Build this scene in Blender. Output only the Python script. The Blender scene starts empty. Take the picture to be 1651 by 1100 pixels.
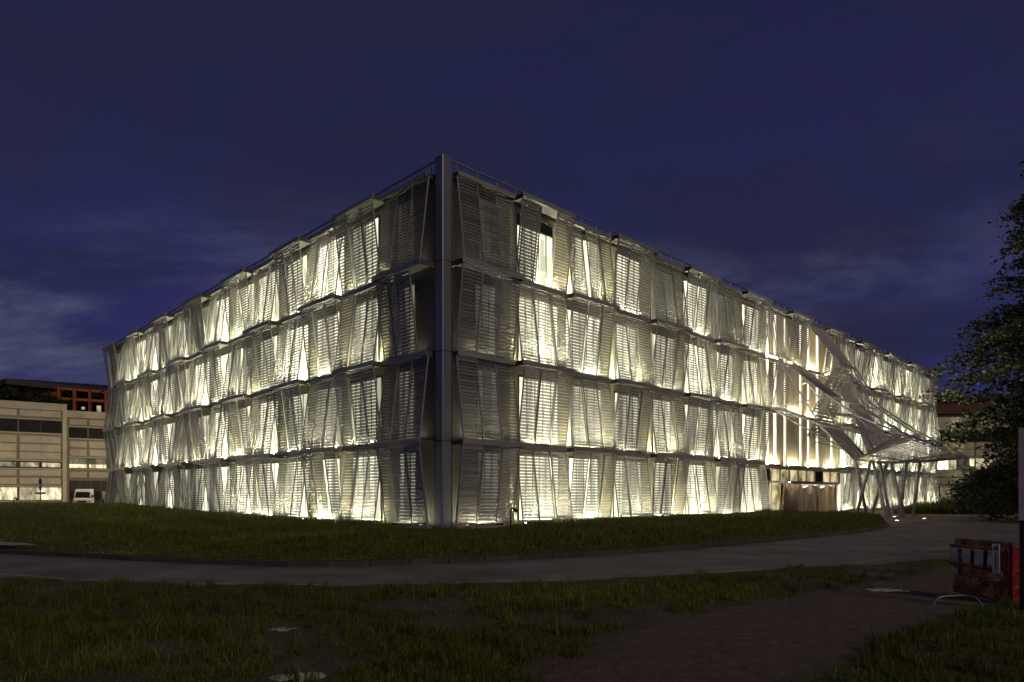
import bpy, bmesh, math, random
import numpy as np
from mathutils import Vector, Matrix, noise as mnoise

random.seed(7)
RNG = np.random.default_rng(11)
SC = bpy.context.scene
COL = SC.collection

# ------------------------------------------------------------------ camera
CAM_Z = 1.8
cam = bpy.data.cameras.new('camera')
cam.lens = 24.0
cam.sensor_width = 36.0
cam.shift_y = 0.1496
cam.clip_start = 0.1
cam.clip_end = 3000
cam_ob = bpy.data.objects.new('camera', cam)
COL.objects.link(cam_ob)
cam_ob.location = (0, 0, CAM_Z)
cam_ob.rotation_euler = (math.radians(90), 0, 0)
SC.camera = cam_ob

# ------------------------------------------------------------------ dusk sky
SUN_AZ = math.radians(143)      # measured clockwise from +Y: behind the camera, to its right
SUN_EL = math.radians(30)
world = bpy.data.worlds.new('World')
SC.world = world
world.use_nodes = True
nt = world.node_tree
N, L = nt.nodes, nt.links
bg = N['Background']
sky = N.new('ShaderNodeTexSky')
sky.sky_type = 'NISHITA'
sky.sun_disc = False
sky.sun_elevation = SUN_EL
sky.sun_rotation = SUN_AZ
tc = N.new('ShaderNodeTexCoord')
sep = N.new('ShaderNodeSeparateXYZ'); L.new(tc.outputs['Generated'], sep.inputs[0])
ramp = N.new('ShaderNodeValToRGB')
cr = ramp.color_ramp
cr.elements[0].position = 0.0; cr.elements[0].color = (0.026, 0.027, 0.092, 1)
cr.elements[1].position = 1.0; cr.elements[1].color = (0.0085, 0.0095, 0.036, 1)
e = cr.elements.new(0.25); e.color = (0.0205, 0.0205, 0.084, 1)
e = cr.elements.new(0.5); e.color = (0.0145, 0.0150, 0.060, 1)
L.new(sep.outputs['Z'], ramp.inputs[0])
# cloud sheet: project the view direction on a plane overhead
den = N.new('ShaderNodeMath'); den.operation = 'ADD'; den.inputs[1].default_value = 0.22
mx = N.new('ShaderNodeMath'); mx.operation = 'MAXIMUM'; mx.inputs[1].default_value = 0.0
L.new(sep.outputs['Z'], mx.inputs[0]); L.new(mx.outputs[0], den.inputs[0])
dx = N.new('ShaderNodeMath'); dx.operation = 'DIVIDE'; L.new(sep.outputs['X'], dx.inputs[0]); L.new(den.outputs[0], dx.inputs[1])
dy = N.new('ShaderNodeMath'); dy.operation = 'DIVIDE'; L.new(sep.outputs['Y'], dy.inputs[0]); L.new(den.outputs[0], dy.inputs[1])
cmb = N.new('ShaderNodeCombineXYZ'); L.new(dx.outputs[0], cmb.inputs[0]); L.new(dy.outputs[0], cmb.inputs[1])
CLOUD_SEED = (-14.17, -1.8, 10.83)
cmap = N.new('ShaderNodeMapping'); cmap.inputs['Location'].default_value = CLOUD_SEED; cmap.inputs['Scale'].default_value = (0.75, 1.15, 1)
L.new(cmb.outputs[0], cmap.inputs[0])


def cloud(scale, detail, rough, lo, hi, top, dist=0.4):
    n_ = N.new('ShaderNodeTexNoise'); n_.inputs['Scale'].default_value = scale; n_.inputs['Detail'].default_value = detail
    n_.inputs['Roughness'].default_value = rough; n_.inputs['Distortion'].default_value = dist
    L.new(cmap.outputs[0], n_.inputs['Vector'])
    r_ = N.new('ShaderNodeMapRange'); r_.interpolation_type = 'SMOOTHSTEP'
    r_.inputs['From Min'].default_value = lo; r_.inputs['From Max'].default_value = hi; r_.inputs['To Max'].default_value = top
    L.new(n_.outputs[0], r_.inputs[0])
    return r_.outputs[0]


veil = cloud(1.9, 9, 0.62, 0.38, 0.62, 0.8, 0.4)          # grey veil
wisp = cloud(1.7, 9, 0.62, 0.40, 0.74, 1.0, 0.3)      # lighter wisps
patch = cloud(0.42, 2, 0.5, 0.44, 0.66, 1.0, 0.0)     # where the wisps gather
wm = N.new('ShaderNodeMath'); wm.operation = 'MULTIPLY'; L.new(wisp, wm.inputs[0]); L.new(patch, wm.inputs[1])
m1 = N.new('ShaderNodeMix'); m1.data_type = 'RGBA'
L.new(veil, m1.inputs[0]); L.new(ramp.outputs[0], m1.inputs[6]); m1.inputs[7].default_value = (0.0155, 0.0170, 0.0425, 1)
mix = N.new('ShaderNodeMix'); mix.data_type = 'RGBA'
L.new(wm.outputs[0], mix.inputs[0]); L.new(m1.outputs[2], mix.inputs[6]); mix.inputs[7].default_value = (0.105, 0.112, 0.175, 1)
tint = N.new('ShaderNodeMix'); tint.data_type = 'RGBA'; tint.blend_type = 'MULTIPLY'; tint.inputs[0].default_value = 1.0
L.new(sky.outputs[0], tint.inputs[6]); tint.inputs[7].default_value = (0.0006, 0.0006, 0.0016, 1)
add = N.new('ShaderNodeMix'); add.data_type = 'RGBA'; add.blend_type = 'ADD'; add.inputs[0].default_value = 1.0
L.new(mix.outputs[2], add.inputs[6]); L.new(tint.outputs[2], add.inputs[7])
L.new(add.outputs[2], bg.inputs['Color'])
bg.inputs['Strength'].default_value = 1.0

# faint low glow of the town behind the camera
sun = bpy.data.lights.new('sun', 'SUN')
sun.energy = 0.66
sun.angle = math.radians(14)
sun.color = (1.0, 0.78, 0.52)
sun_ob = bpy.data.objects.new('sun', sun)
COL.objects.link(sun_ob)
sd = Vector((math.sin(SUN_AZ) * math.cos(SUN_EL), math.cos(SUN_AZ) * math.cos(SUN_EL), math.sin(SUN_EL)))
sun_ob.rotation_euler = (-sd).to_track_quat('-Z', 'Y').to_euler()
sun_ob.location = (30, -30, 30)

vs = SC.view_settings
vs.view_transform = 'Standard'; vs.look = 'None'; vs.exposure = 0.0; vs.gamma = 1.0
vs.use_curve_mapping = False
SC.cycles.max_bounces = 8
SC.cycles.transparent_max_bounces = 24
SC.cycles.sample_clamp_indirect = 3.0
SC.cycles.use_denoising = True


# ------------------------------------------------------------------ helpers
def smooth(x, a, b):
    t = max(0.0, min(1.0, (x - a) / (b - a)))
    return t * t * (3 - 2 * t)


def at(px, py, Y):
    """A point Y metres ahead of the camera that the photograph shows at (px, py)."""
    return Vector(((px - 825.5) / 1100.7 * Y, Y, CAM_Z + (797 - py) / 1100.7 * Y))


def gp(px, py, z=0.0):
    """A ground point (height z) that the photograph shows at (px, py)."""
    Y = (CAM_Z - z) * 1100.7 / (py - 797)
    return Vector(((px - 825.5) / 1100.7 * Y, Y, z))


class MB:
    def __init__(self):
        self.v = []; self.f = []

    def quad(self, a, b, c, d):
        i = len(self.v); self.v += [tuple(a), tuple(b), tuple(c), tuple(d)]; self.f.append((i, i + 1, i + 2, i + 3)); return self

    def tri(self, a, b, c):
        i = len(self.v); self.v += [tuple(a), tuple(b), tuple(c)]; self.f.append((i, i + 1, i + 2)); return self

    def hexa(self, p):
        """p: 8 corners, bottom loop 0-3 then top loop 4-7."""
        i = len(self.v); self.v += [tuple(q) for q in p]
        for f in ((3, 2, 1, 0), (4, 5, 6, 7), (0, 1, 5, 4), (1, 2, 6, 5), (2, 3, 7, 6), (3, 0, 4, 7)):
            self.f.append(tuple(i + k for k in f))
        return self

    def box(self, x0, x1, y0, y1, z0, z1, m=None):
        p = [Vector(q) for q in ((x0, y0, z0), (x1, y0, z0), (x1, y1, z0), (x0, y1, z0), (x0, y0, z1), (x1, y0, z1), (x1, y1, z1), (x0, y1, z1))]
        if m is not None:
            p = [m @ q for q in p]
        return self.hexa(p)

    def tube(self, pts, r, seg=8, r1=None, cap=True):
        pts = [Vector(p) for p in pts]
        n = len(pts)
        rings = []
        prev = None
        for k, p in enumerate(pts):
            d = (pts[min(k + 1, n - 1)] - pts[max(k - 1, 0)])
            if d.length < 1e-9:
                d = Vector((0, 0, 1))
            d.normalize()
            if prev is None:
                u = d.orthogonal().normalized()
            else:
                u = (prev - d * prev.dot(d))
                u = u.normalized() if u.length > 1e-6 else d.orthogonal().normalized()
            prev = u
            w = d.cross(u)
            rr = r if r1 is None else r + (r1 - r) * k / max(1, n - 1)
            i0 = len(self.v)
            for s in range(seg):
                a = 2 * math.pi * s / seg
                self.v.append(tuple(p + u * (math.cos(a) * rr) + w * (math.sin(a) * rr)))
            rings.append(i0)
        for k in range(n - 1):
            a, b = rings[k], rings[k + 1]
            for s in range(seg):
                t = (s + 1) % seg
                self.f.append((a + s, a + t, b + t, b + s))
        if cap:
            self.f.append(tuple(rings[0] + s for s in reversed(range(seg))))
            self.f.append(tuple(rings[-1] + s for s in range(seg)))
        return self

    def mesh(self, name, mat=None, smooth_shade=False):
        me = bpy.data.meshes.new(name)
        me.from_pydata(self.v, [], self.f)
        if mat is not None:
            me.materials.append(mat)
        if smooth_shade:
            me.polygons.foreach_set('use_smooth', [True] * len(me.polygons))
        me.update()
        return me

    def obj(self, name, mat, parent=None, smooth_shade=False, **props):
        return link(name, self.mesh(name, mat, smooth_shade), parent, **props)


def link(name, mesh, parent=None, mat4=None, **props):
    o = bpy.data.objects.new(name, mesh)
    COL.objects.link(o)
    if parent is not None:
        o.parent = parent
    if mat4 is not None:
        o.matrix_basis = mat4
    for k, v in props.items():
        o[k] = v
    return o


def thing(name, label, cat, loc=(0, 0, 0), group=None):
    o = bpy.data.objects.new(name, None)
    COL.objects.link(o)
    o.location = loc
    o.empty_display_size = 0.3
    o['label'] = label; o['category'] = cat
    if group:
        o['group'] = group
    return o


def tag(o, label, cat, group=None):
    o['label'] = label; o['category'] = cat
    if group:
        o['group'] = group
    return o


# ------------------------------------------------------------------ materials
MATS = {}


def mat(name, col, rough=0.6, metal=0.0, var=0.15, scale=4.0, bump=0.0, bscale=30.0, rand=0.0, spec=0.5, streak=False, alpha=1.0, coat=0.0, trans=0.0):
    m = bpy.data.materials.new(name); m.use_nodes = True
    n, l = m.node_tree.nodes, m.node_tree.links
    b = n['Principled BSDF']; out = n['Material Output']
    b.inputs['Roughness'].default_value = rough
    b.inputs['Metallic'].default_value = metal
    b.inputs['Specular IOR Level'].default_value = spec
    b.inputs['Coat Weight'].default_value = coat
    t = n.new('ShaderNodeTexCoord')
    vec = t.outputs['Object']
    if streak:
        mp = n.new('ShaderNodeMapping'); mp.inputs['Scale'].default_value = (1, 1, 0.12)
        l.new(vec, mp.inputs[0]); vec = mp.outputs[0]
    nz = n.new('ShaderNodeTexNoise'); nz.inputs['Scale'].default_value = scale; nz.inputs['Detail'].default_value = 6
    l.new(vec, nz.inputs['Vector'])
    mr = n.new('ShaderNodeMapRange'); mr.inputs['From Min'].default_value = 0.3; mr.inputs['From Max'].default_value = 0.7
    mr.inputs['To Min'].default_value = 1 - var; mr.inputs['To Max'].default_value = 1 + var
    l.new(nz.outputs[0], mr.inputs[0])
    fac = mr.outputs[0]
    if rand:
        oi = n.new('ShaderNodeObjectInfo')
        m2 = n.new('ShaderNodeMapRange'); m2.inputs['To Min'].default_value = 1 - rand; m2.inputs['To Max'].default_value = 1 + rand
        l.new(oi.outputs['Random'], m2.inputs[0])
        mu = n.new('ShaderNodeMath'); mu.operation = 'MULTIPLY'; l.new(fac, mu.inputs[0]); l.new(m2.outputs[0], mu.inputs[1]); fac = mu.outputs[0]
    vm = n.new('ShaderNodeVectorMath'); vm.operation = 'SCALE'
    vm.inputs[0].default_value = col; l.new(fac, vm.inputs['Scale'])
    l.new(vm.outputs[0], b.inputs['Base Color'])
    if bump:
        nb = n.new('ShaderNodeTexNoise'); nb.inputs['Scale'].default_value = bscale; nb.inputs['Detail'].default_value = 5
        l.new(t.outputs['Object'], nb.inputs['Vector'])
        bp = n.new('ShaderNodeBump'); bp.inputs['Strength'].default_value = bump; bp.inputs['Distance'].default_value = 0.02
        l.new(nb.outputs[0], bp.inputs['Height']); l.new(bp.outputs[0], b.inputs['Normal'])
    if alpha < 1.0:
        tr = n.new('ShaderNodeBsdfTransparent')      # fine perforation
        bsdf = b
        if trans:
            tl = n.new('ShaderNodeBsdfTranslucent'); l.new(vm.outputs[0], tl.inputs[0])
            bsdf = n.new('ShaderNodeMixShader'); bsdf.inputs[0].default_value = trans
            l.new(b.outputs[0], bsdf.inputs[1]); l.new(tl.outputs[0], bsdf.inputs[2])
        mx_ = n.new('ShaderNodeMixShader'); mx_.inputs[0].default_value = alpha
        l.new(tr.outputs[0], mx_.inputs[1]); l.new(bsdf.outputs[0], mx_.inputs[2]); l.new(mx_.outputs[0], out.inputs[0])
    MATS[name] = m
    return m


def emat(name, col, strength, attr=None, var=0.0, scale=3.0, vec_scale=(1, 1, 1)):
    """A surface that gives off light; attr: an object property that scales it."""
    m = bpy.data.materials.new(name); m.use_nodes = True
    n, l = m.node_tree.nodes, m.node_tree.links
    n.remove(n['Principled BSDF']); out = n['Material Output']
    em = n.new('ShaderNodeEmission'); em.inputs[0].default_value = (*col, 1)
    fac = None
    if attr:
        a = n.new('ShaderNodeAttribute'); a.attribute_type = 'OBJECT'; a.attribute_name = attr
        mu = n.new('ShaderNodeMath'); mu.operation = 'MULTIPLY'; mu.inputs[1].default_value = strength
        l.new(a.outputs['Fac'], mu.inputs[0]); fac = mu.outputs[0]
    if var:
        t = n.new('ShaderNodeTexCoord'); mp = n.new('ShaderNodeMapping'); mp.inputs['Scale'].default_value = vec_scale
        oi = n.new('ShaderNodeObjectInfo'); l.new(oi.outputs['Location'], mp.inputs['Location'])
        l.new(t.outputs['Object'], mp.inputs[0])
        nz = n.new('ShaderNodeTexNoise'); nz.inputs['Scale'].default_value = scale; nz.inputs['Detail'].default_value = 4
        l.new(mp.outputs[0], nz.inputs['Vector'])
        mr = n.new('ShaderNodeMapRange'); mr.inputs['From Min'].default_value = 0.35; mr.inputs['From Max'].default_value = 0.65
        mr.inputs['To Min'].default_value = 1 - var; mr.inputs['To Max'].default_value = 1 + var
        l.new(nz.outputs[0], mr.inputs[0])
        mu2 = n.new('ShaderNodeMath'); mu2.operation = 'MULTIPLY'; l.new(mr.outputs[0], mu2.inputs[0])
        if fac is None:
            mu2.inputs[1].default_value = strength
        else:
            l.new(fac, mu2.inputs[1])
        fac = mu2.outputs[0]
    if fac is None:
        em.inputs[1].default_value = strength
    else:
        l.new(fac, em.inputs[1])
    l.new(em.outputs[0], out.inputs[0])
    return m


def attr_mat(name, rough=0.9, nscale=8.0, var=0.35, bump=0.4, bscale=20.0, spec=0.3, translucent=0.0):
    """Base colour from the mesh colour attribute 'tone' (soil, path, blade colours), broken up by noise."""
    m = bpy.data.materials.new(name); m.use_nodes = True
    n, l = m.node_tree.nodes, m.node_tree.links
    b = n['Principled BSDF']; b.inputs['Roughness'].default_value = rough; b.inputs['Specular IOR Level'].default_value = spec
    a = n.new('ShaderNodeAttribute'); a.attribute_name = 'tone'
    t = n.new('ShaderNodeTexCoord')
    nz = n.new('ShaderNodeTexNoise'); nz.inputs['Scale'].default_value = nscale; nz.inputs['Detail'].default_value = 8; nz.inputs['Roughness'].default_value = 0.7
    l.new(t.outputs['Object'], nz.inputs['Vector'])
    mr = n.new('ShaderNodeMapRange'); mr.inputs['From Min'].default_value = 0.3; mr.inputs['From Max'].default_value = 0.7
    mr.inputs['To Min'].default_value = 1 - var; mr.inputs['To Max'].default_value = 1 + var
    l.new(nz.outputs[0], mr.inputs[0])
    vm = n.new('ShaderNodeVectorMath'); vm.operation = 'SCALE'; l.new(a.outputs['Color'], vm.inputs[0]); l.new(mr.outputs[0], vm.inputs['Scale'])
    l.new(vm.outputs[0], b.inputs['Base Color'])
    if translucent:
        tl = n.new('ShaderNodeBsdfTranslucent'); l.new(vm.outputs[0], tl.inputs[0])
        ms = n.new('ShaderNodeMixShader'); ms.inputs[0].default_value = translucent
        l.new(b.outputs[0], ms.inputs[1]); l.new(tl.outputs[0], ms.inputs[2]); l.new(ms.outputs[0], n['Material Output'].inputs[0])
    if bump:
        nb = n.new('ShaderNodeTexNoise'); nb.inputs['Scale'].default_value = bscale; nb.inputs['Detail'].default_value = 8
        l.new(t.outputs['Object'], nb.inputs['Vector'])
        bp = n.new('ShaderNodeBump'); bp.inputs['Strength'].default_value = bump; bp.inputs['Distance'].default_value = 0.05
        l.new(nb.outputs[0], bp.inputs['Height']); l.new(bp.outputs[0], b.inputs['Normal'])
    return m


M = {
    'slat': mat('slat_metal', (0.39, 0.385, 0.38), 0.45, 0.55, 0.12, 2.0, rand=0.28, alpha=0.62, trans=0.30),
    'slat_dense': mat('dense_louvre_metal', (0.50, 0.47, 0.44), 0.45, 0.3, 0.12, 2.0, rand=0.12),
    'frame': mat('shutter_frame_metal', (0.50, 0.49, 0.48), 0.38, 0.7, 0.1, 3.0, rand=0.12),
    'ledge': mat('ledge_metal', (0.36, 0.35, 0.34), 0.5, 0.5, 0.15, 1.5, rand=0.1),
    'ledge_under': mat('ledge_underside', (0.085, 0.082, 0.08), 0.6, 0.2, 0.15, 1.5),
    'column': mat('column_cladding', (0.27, 0.28, 0.34), 0.42, 0.75, 0.08, 1.0, streak=True),
    'wall': mat('pale_cladding', (0.70, 0.66, 0.48), 0.55, 0.0, 0.08, 1.2, rand=0.05, streak=True),
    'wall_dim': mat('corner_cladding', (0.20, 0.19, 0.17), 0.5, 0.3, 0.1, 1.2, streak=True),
    'wframe': mat('window_frame', (0.22, 0.22, 0.21), 0.5, 0.4, 0.1),
    'orange_shade': mat('shaded_orange_steel', (0.10, 0.032, 0.016), 0.6, 0.1, 0.2, 2.0),  # shaded copy of the orange steel, the shade put into its colour
    'dark': mat('dark_frame', (0.03, 0.03, 0.032), 0.5, 0.3, 0.2),
    'glass_dark': mat('dark_glass', (0.014, 0.014, 0.013), 0.5, 0.0, 0.3, 1.5, spec=0.2),
    'rail': mat('rail_metal', (0.36, 0.35, 0.36), 0.42, 0.7, 0.1),
    'roof': mat('roof_membrane', (0.10, 0.10, 0.10), 0.8),
    'panel_tan': mat('tan_wall_panel', (0.54, 0.46, 0.35), 0.55, 0.1, 0.08, 1.0, rand=0.12, streak=True),
    'steel': mat('steel_tube', (0.68, 0.67, 0.64), 0.42, 0.35, 0.1),
    'concrete': mat('precast_concrete', (0.47, 0.435, 0.35), 0.8, 0, 0.14, 0.8, 0.15, 18, rand=0.06),
    'concrete_joint': mat('concrete_joint', (0.24, 0.20, 0.14), 0.85, 0, 0.15, 1.0),
    'orange': mat('orange_steel', (0.42, 0.09, 0.024), 0.5, 0.1, 0.15, 2.0),
    'black_roof': mat('black_roof_sheet', (0.035, 0.035, 0.036), 0.6, 0.2, 0.2),
    'asphalt': mat('asphalt', (0.145, 0.135, 0.13), 0.72, 0, 0.42, 0.55, 0.3, 60),
    'kerb': mat('kerb_stone', (0.055, 0.05, 0.048), 0.8, 0, 0.3, 3.0, 0.3, 25, rand=0.25),
    'paving': mat('plaza_paving', (0.26, 0.20, 0.145), 0.8, 0, 0.15, 1.0, 0.15, 30),
    'path': mat('path_concrete', (0.33, 0.32, 0.30), 0.8, 0, 0.15, 1.5, 0.15, 30),
    'yellow': mat('yellow_paint', (0.42, 0.30, 0.06), 0.7, 0, 0.4, 5.0),
    'red': mat('red_plastic', (0.24, 0.016, 0.012), 0.26, 0, 0.35, 6.0, 0.9, 22, coat=0.15),
    'white_plastic': mat('white_reflector', (0.50, 0.50, 0.45), 0.2, 0, 0.2, 8.0, 0.6, 12, coat=0.3),
    'white': mat('white_paint', (0.78, 0.76, 0.72), 0.35, 0, 0.06),
    'board': mat('board_paint', (0.52, 0.48, 0.53), 0.6),
    'rubber': mat('black_rubber', (0.015, 0.015, 0.015), 0.7),
    'galv': mat('galvanised_tube', (0.28, 0.27, 0.25), 0.5, 0.7, 0.2),
    'bark': mat('bark', (0.07, 0.055, 0.04), 0.9, 0, 0.3, 6, 0.5, 15),
    'blue': mat('blue_sign', (0.05, 0.07, 0.28), 0.4),
    'signgrey': mat('sign_back', (0.30, 0.29, 0.28), 0.5, 0.5),
    'bronze': mat('bronze_screen', (0.56, 0.46, 0.32), 0.36, 0.3, 0.3, 2.0, 0.3, 14, streak=True),
    'bronze_dark': mat('dark_bronze_screen', (0.36, 0.29, 0.20), 0.42, 0.35, 0.3, 2.0, 0.3, 14, streak=True),
    'ground': mat('earth', (0.07, 0.06, 0.045), 0.95, 0, 0.3, 0.3),
    'letter': mat('black_letter', (0.02, 0.02, 0.02), 0.6),
    'lamp': emat('strip_lamp_glow', (1.0, 0.95, 0.64), 800.0, attr='power'),
    'tube': emat('tube_lamp_glow', (1.0, 0.93, 0.70), 2.6),
    'lobby': emat('lobby_glow', (1.0, 0.84, 0.46), 0.50, var=0.75, scale=0.9),
    'roomwarm': emat('room_glow', (1.0, 0.88, 0.55), 1.0, attr='power', var=0.6, scale=1.1, vec_scale=(1.5, 1.5, .7)),
    'added_doorlamp': emat('added_door_lamp_glow', (1.0, 0.92, 0.74), 16.0),
    'uplight': emat('uplight_glow', (1.0, 0.93, 0.80), 14.0),
    'tone_ground': attr_mat('verge_soil', 0.95, 5.0, 0.4, 0.6, 14.0),
    'blade': attr_mat('grass_blade', 0.6, 3.0, 0.3, 0.0, spec=0.25, translucent=0.25),
    'leaf': attr_mat('tree_leaf', 0.55, 2.0, 0.35, 0.0, spec=0.3),
}
def pane_material():
    m = bpy.data.materials.new('lit_pane'); m.use_nodes = True
    n, l = m.node_tree.nodes, m.node_tree.links
    n.remove(n['Principled BSDF']); out = n['Material Output']
    t = n.new('ShaderNodeTexCoord'); sp = n.new('ShaderNodeSeparateXYZ'); l.new(t.outputs['Object'], sp.inputs[0])
    oi = n.new('ShaderNodeObjectInfo')
    mu = n.new('ShaderNodeMath'); mu.operation = 'MULTIPLY_ADD'; mu.inputs[1].default_value = 1.75; l.new(sp.outputs['X'], mu.inputs[0]); l.new(oi.outputs['Random'], mu.inputs[2])
    fl = n.new('ShaderNodeMath'); fl.operation = 'FLOOR'; l.new(mu.outputs[0], fl.inputs[0])
    rr = n.new('ShaderNodeMath'); rr.operation = 'MULTIPLY'; rr.inputs[1].default_value = 57.0; l.new(oi.outputs['Random'], rr.inputs[0])
    c1 = n.new('ShaderNodeCombineXYZ'); l.new(fl.outputs[0], c1.inputs[0]); l.new(rr.outputs[0], c1.inputs[1])
    wn_ = n.new('ShaderNodeTexWhiteNoise'); wn_.noise_dimensions = '2D'; l.new(c1.outputs[0], wn_.inputs['Vector'])
    r1 = n.new('ShaderNodeMapRange'); r1.inputs['To Min'].default_value = 0.45; r1.inputs['To Max'].default_value = 1.6; l.new(wn_.outputs['Value'], r1.inputs[0])
    # things standing in the rooms: blocky darker shapes in the lower part
    mp = n.new('ShaderNodeMapping'); mp.inputs['Scale'].default_value = (2.2, 1, 1.3); l.new(t.outputs['Object'], mp.inputs[0])
    c2 = n.new('ShaderNodeVectorMath'); c2.operation = 'ADD'; l.new(mp.outputs[0], c2.inputs[0]); l.new(oi.outputs['Location'], c2.inputs[1])
    vo = n.new('ShaderNodeTexVoronoi'); vo.distance = 'CHEBYCHEV'; vo.inputs['Scale'].default_value = 1.0; l.new(c2.outputs[0], vo.inputs['Vector'])
    sc_ = n.new('ShaderNodeSeparateColor'); l.new(vo.outputs['Color'], sc_.inputs[0])
    r2_ = n.new('ShaderNodeMapRange'); r2_.inputs['To Min'].default_value = 0.72; r2_.inputs['To Max'].default_value = 1.15; l.new(sc_.outputs[0], r2_.inputs[0])
    m1_ = n.new('ShaderNodeMath'); m1_.operation = 'MULTIPLY'; l.new(r1.outputs[0], m1_.inputs[0]); l.new(r2_.outputs[0], m1_.inputs[1])
    at_ = n.new('ShaderNodeAttribute'); at_.attribute_type = 'OBJECT'; at_.attribute_name = 'power'
    m2_ = n.new('ShaderNodeMath'); m2_.operation = 'MULTIPLY'; l.new(m1_.outputs[0], m2_.inputs[0]); l.new(at_.outputs['Fac'], m2_.inputs[1])
    em = n.new('ShaderNodeEmission'); em.inputs[0].default_value = (1.0, 0.96, 0.68, 1); l.new(m2_.outputs[0], em.inputs[1])
    l.new(em.outputs[0], out.inputs[0])
    return m


M['pane'] = pane_material()
w_ = bpy.data.materials.new('puddle_water'); w_.use_nodes = True
wb = w_.node_tree.nodes['Principled BSDF']
wb.inputs['Base Color'].default_value = (0.02, 0.018, 0.015, 1); wb.inputs['Roughness'].default_value = 0.03; wb.inputs['IOR'].default_value = 1.33
wn = w_.node_tree.nodes.new('ShaderNodeTexNoise'); wn.inputs['Scale'].default_value = 22.0; wn.inputs['Detail'].default_value = 3
wbp = w_.node_tree.nodes.new('ShaderNodeBump'); wbp.inputs['Strength'].default_value = 0.3; wbp.inputs['Distance'].default_value = 0.02
wt = w_.node_tree.nodes.new('ShaderNodeTexCoord')
w_.node_tree.links.new(wt.outputs['Object'], wn.inputs['Vector'])
w_.node_tree.links.new(wn.outputs[0], wbp.inputs['Height']); w_.node_tree.links.new(wbp.outputs[0], wb.inputs['Normal'])
M['water'] = w_

# ------------------------------------------------------------------ building frame of reference
TH = math.radians(45.87)
CD = 34.43
C = Vector(((714 - 825.5) / 1100.7 * CD, CD, 0))
RA = Vector((math.sin(TH), math.cos(TH), 0))        # along the right front, away from the corner
RN = Vector((math.cos(TH), -math.sin(TH), 0))       # out of the right front
LA = Vector((-math.cos(TH), math.sin(TH), 0))       # along the left front, away from the corner
LN = Vector((-math.sin(TH), -math.cos(TH), 0))
UP = Vector((0, 0, 1))
BAY = 4.25
S0 = {'R': 0.46, 'L': 0.56}
NB = {'R': 20, 'L': 14}
LV = [0.0, 4.50, 9.02, 13.56, 18.10]
OIN, OOUT = 0.42, 0.97


def fp(side, t, o, z):
    a, n = (RA, RN) if side == 'R' else (LA, LN)
    return C + a * t + n * o + UP * z


def out_at(side, k, lev):
    """Ledges swing out and in by turns, bay by bay and storey by storey."""
    return OOUT if (k + lev) % 2 == 1 else OIN


def fbox(mb, side, t0, t1, o0, o1, z0, z1, off=Vector((0, 0, 0))):
    p = [fp(side, t, o, z) - off for z in (z0, z1) for (t, o) in ((t0, o1), (t1, o1), (t1, o0), (t0, o0))]
    mb.hexa(p)


# ------------------------------------------------------------------ terrain curves
KERB = [Vector(p) for p in ((-60, 41, 0), (-40, 31, 0), (-22, 23.3, 0), (-15.5, 20.6, 0), (-12.8, 19.6, 0), (-10.1, 18.4, 0), (-8.2, 17.7, 0), (-6.4, 17.2, 0),
                            (-5.1, 16.9, 0), (-2.6, 17.4, 0), (1.3, 19.2, 0), (5.55, 22.0, 0), (11.7, 27.5, 0), (16.6, 32.3, 0), (20.3, 37.0, 0), (22.0, 40.0, 0))]
FAR = [Vector(p) for p in ((-120, 112, 0), (-92, 100, 0), (-66, 96, 0), (-45.5, 79, 0), (-35, 66.9, 0), (-24.4, 56, 0), (-14, 45.2, 0), (-7, 38.0, 0),
                           (-3.49, 34.5, 0), (-0.5, 37.3, 0), (6, 43.6, 0), (13, 50.3, 0), (19.5, 56.4, 0), (21.5, 57.0, 0), (24.2, 54, 0), (25.8, 49.5, 0))]
NEAR = [Vector(p) for p in ((-60, 33, 0), (-40, 25, 0), (-18, 17.2, 0), (-10.8, 14.4, 0), (-7.05, 13.5, 0), (-3.9, 13.1, 0), (-1.5, 13.3, 0), (0.94, 13.85, 0), (5.3, 15.5, 0),
                            (9.0, 17.2, 0), (11.7, 18.4, 0), (18, 22.0, 0), (40, 35, 0))]


def cat_rom(pts, n):
    """n samples of a Catmull-Rom curve, even in parameter."""
    m = len(pts)
    out = []
    for i in range(n):
        u = i / (n - 1) * (m - 1)
        k = min(int(u), m - 2); f = u - k
        p0, p1, p2, p3 = pts[max(k - 1, 0)], pts[k], pts[k + 1], pts[min(k + 2, m - 1)]
        out.append(0.5 * ((2 * p1) + (p2 - p0) * f + (2 * p0 - 5 * p1 + 4 * p2 - p3) * f * f + (3 * p1 - p0 - 3 * p2 + p3) * f ** 3))
    return out


NK = 241
KC, FC, NC = cat_rom(KERB, NK), cat_rom(FAR, NK), cat_rom(NEAR, 161)


def lawn_z(x, y, v):
    """Height of the lawn at a point; v runs 0 at the kerb to 1 at the far side."""
    m = 0.13 + 0.46 * smooth(-x, 12, 34) + 0.07 * smooth(x, 4, 16)
    z = 0.10 + m * smooth(v, 0.02, 0.55) * (1 - 0.75 * smooth(v, 0.80, 1.0) * (1 - smooth(-x, 30, 50)))
    z -= 0.22 * math.exp(-((x + 2.5) ** 2 + (y - 33) ** 2) / 18.0)
    return z + 0.05 * mnoise.noise(Vector((x * 0.35, y * 0.35, 0))) + 0.025 * mnoise.noise(Vector((x * 1.3, y * 1.3, 5)))


PATH_TOP = [(0.26, 6.0), (1.35, 8.5), (3.1, 10.5), (5.2, 12.1), (8.1, 14.3), (10.8, 16.8), (14, 19.2)]
PATH_BOT = [(2.75, 6.0), (3.5, 7.4), (5.5, 9.3), (7.0, 10.5), (10.5, 12.6), (15, 15.5)]


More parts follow.
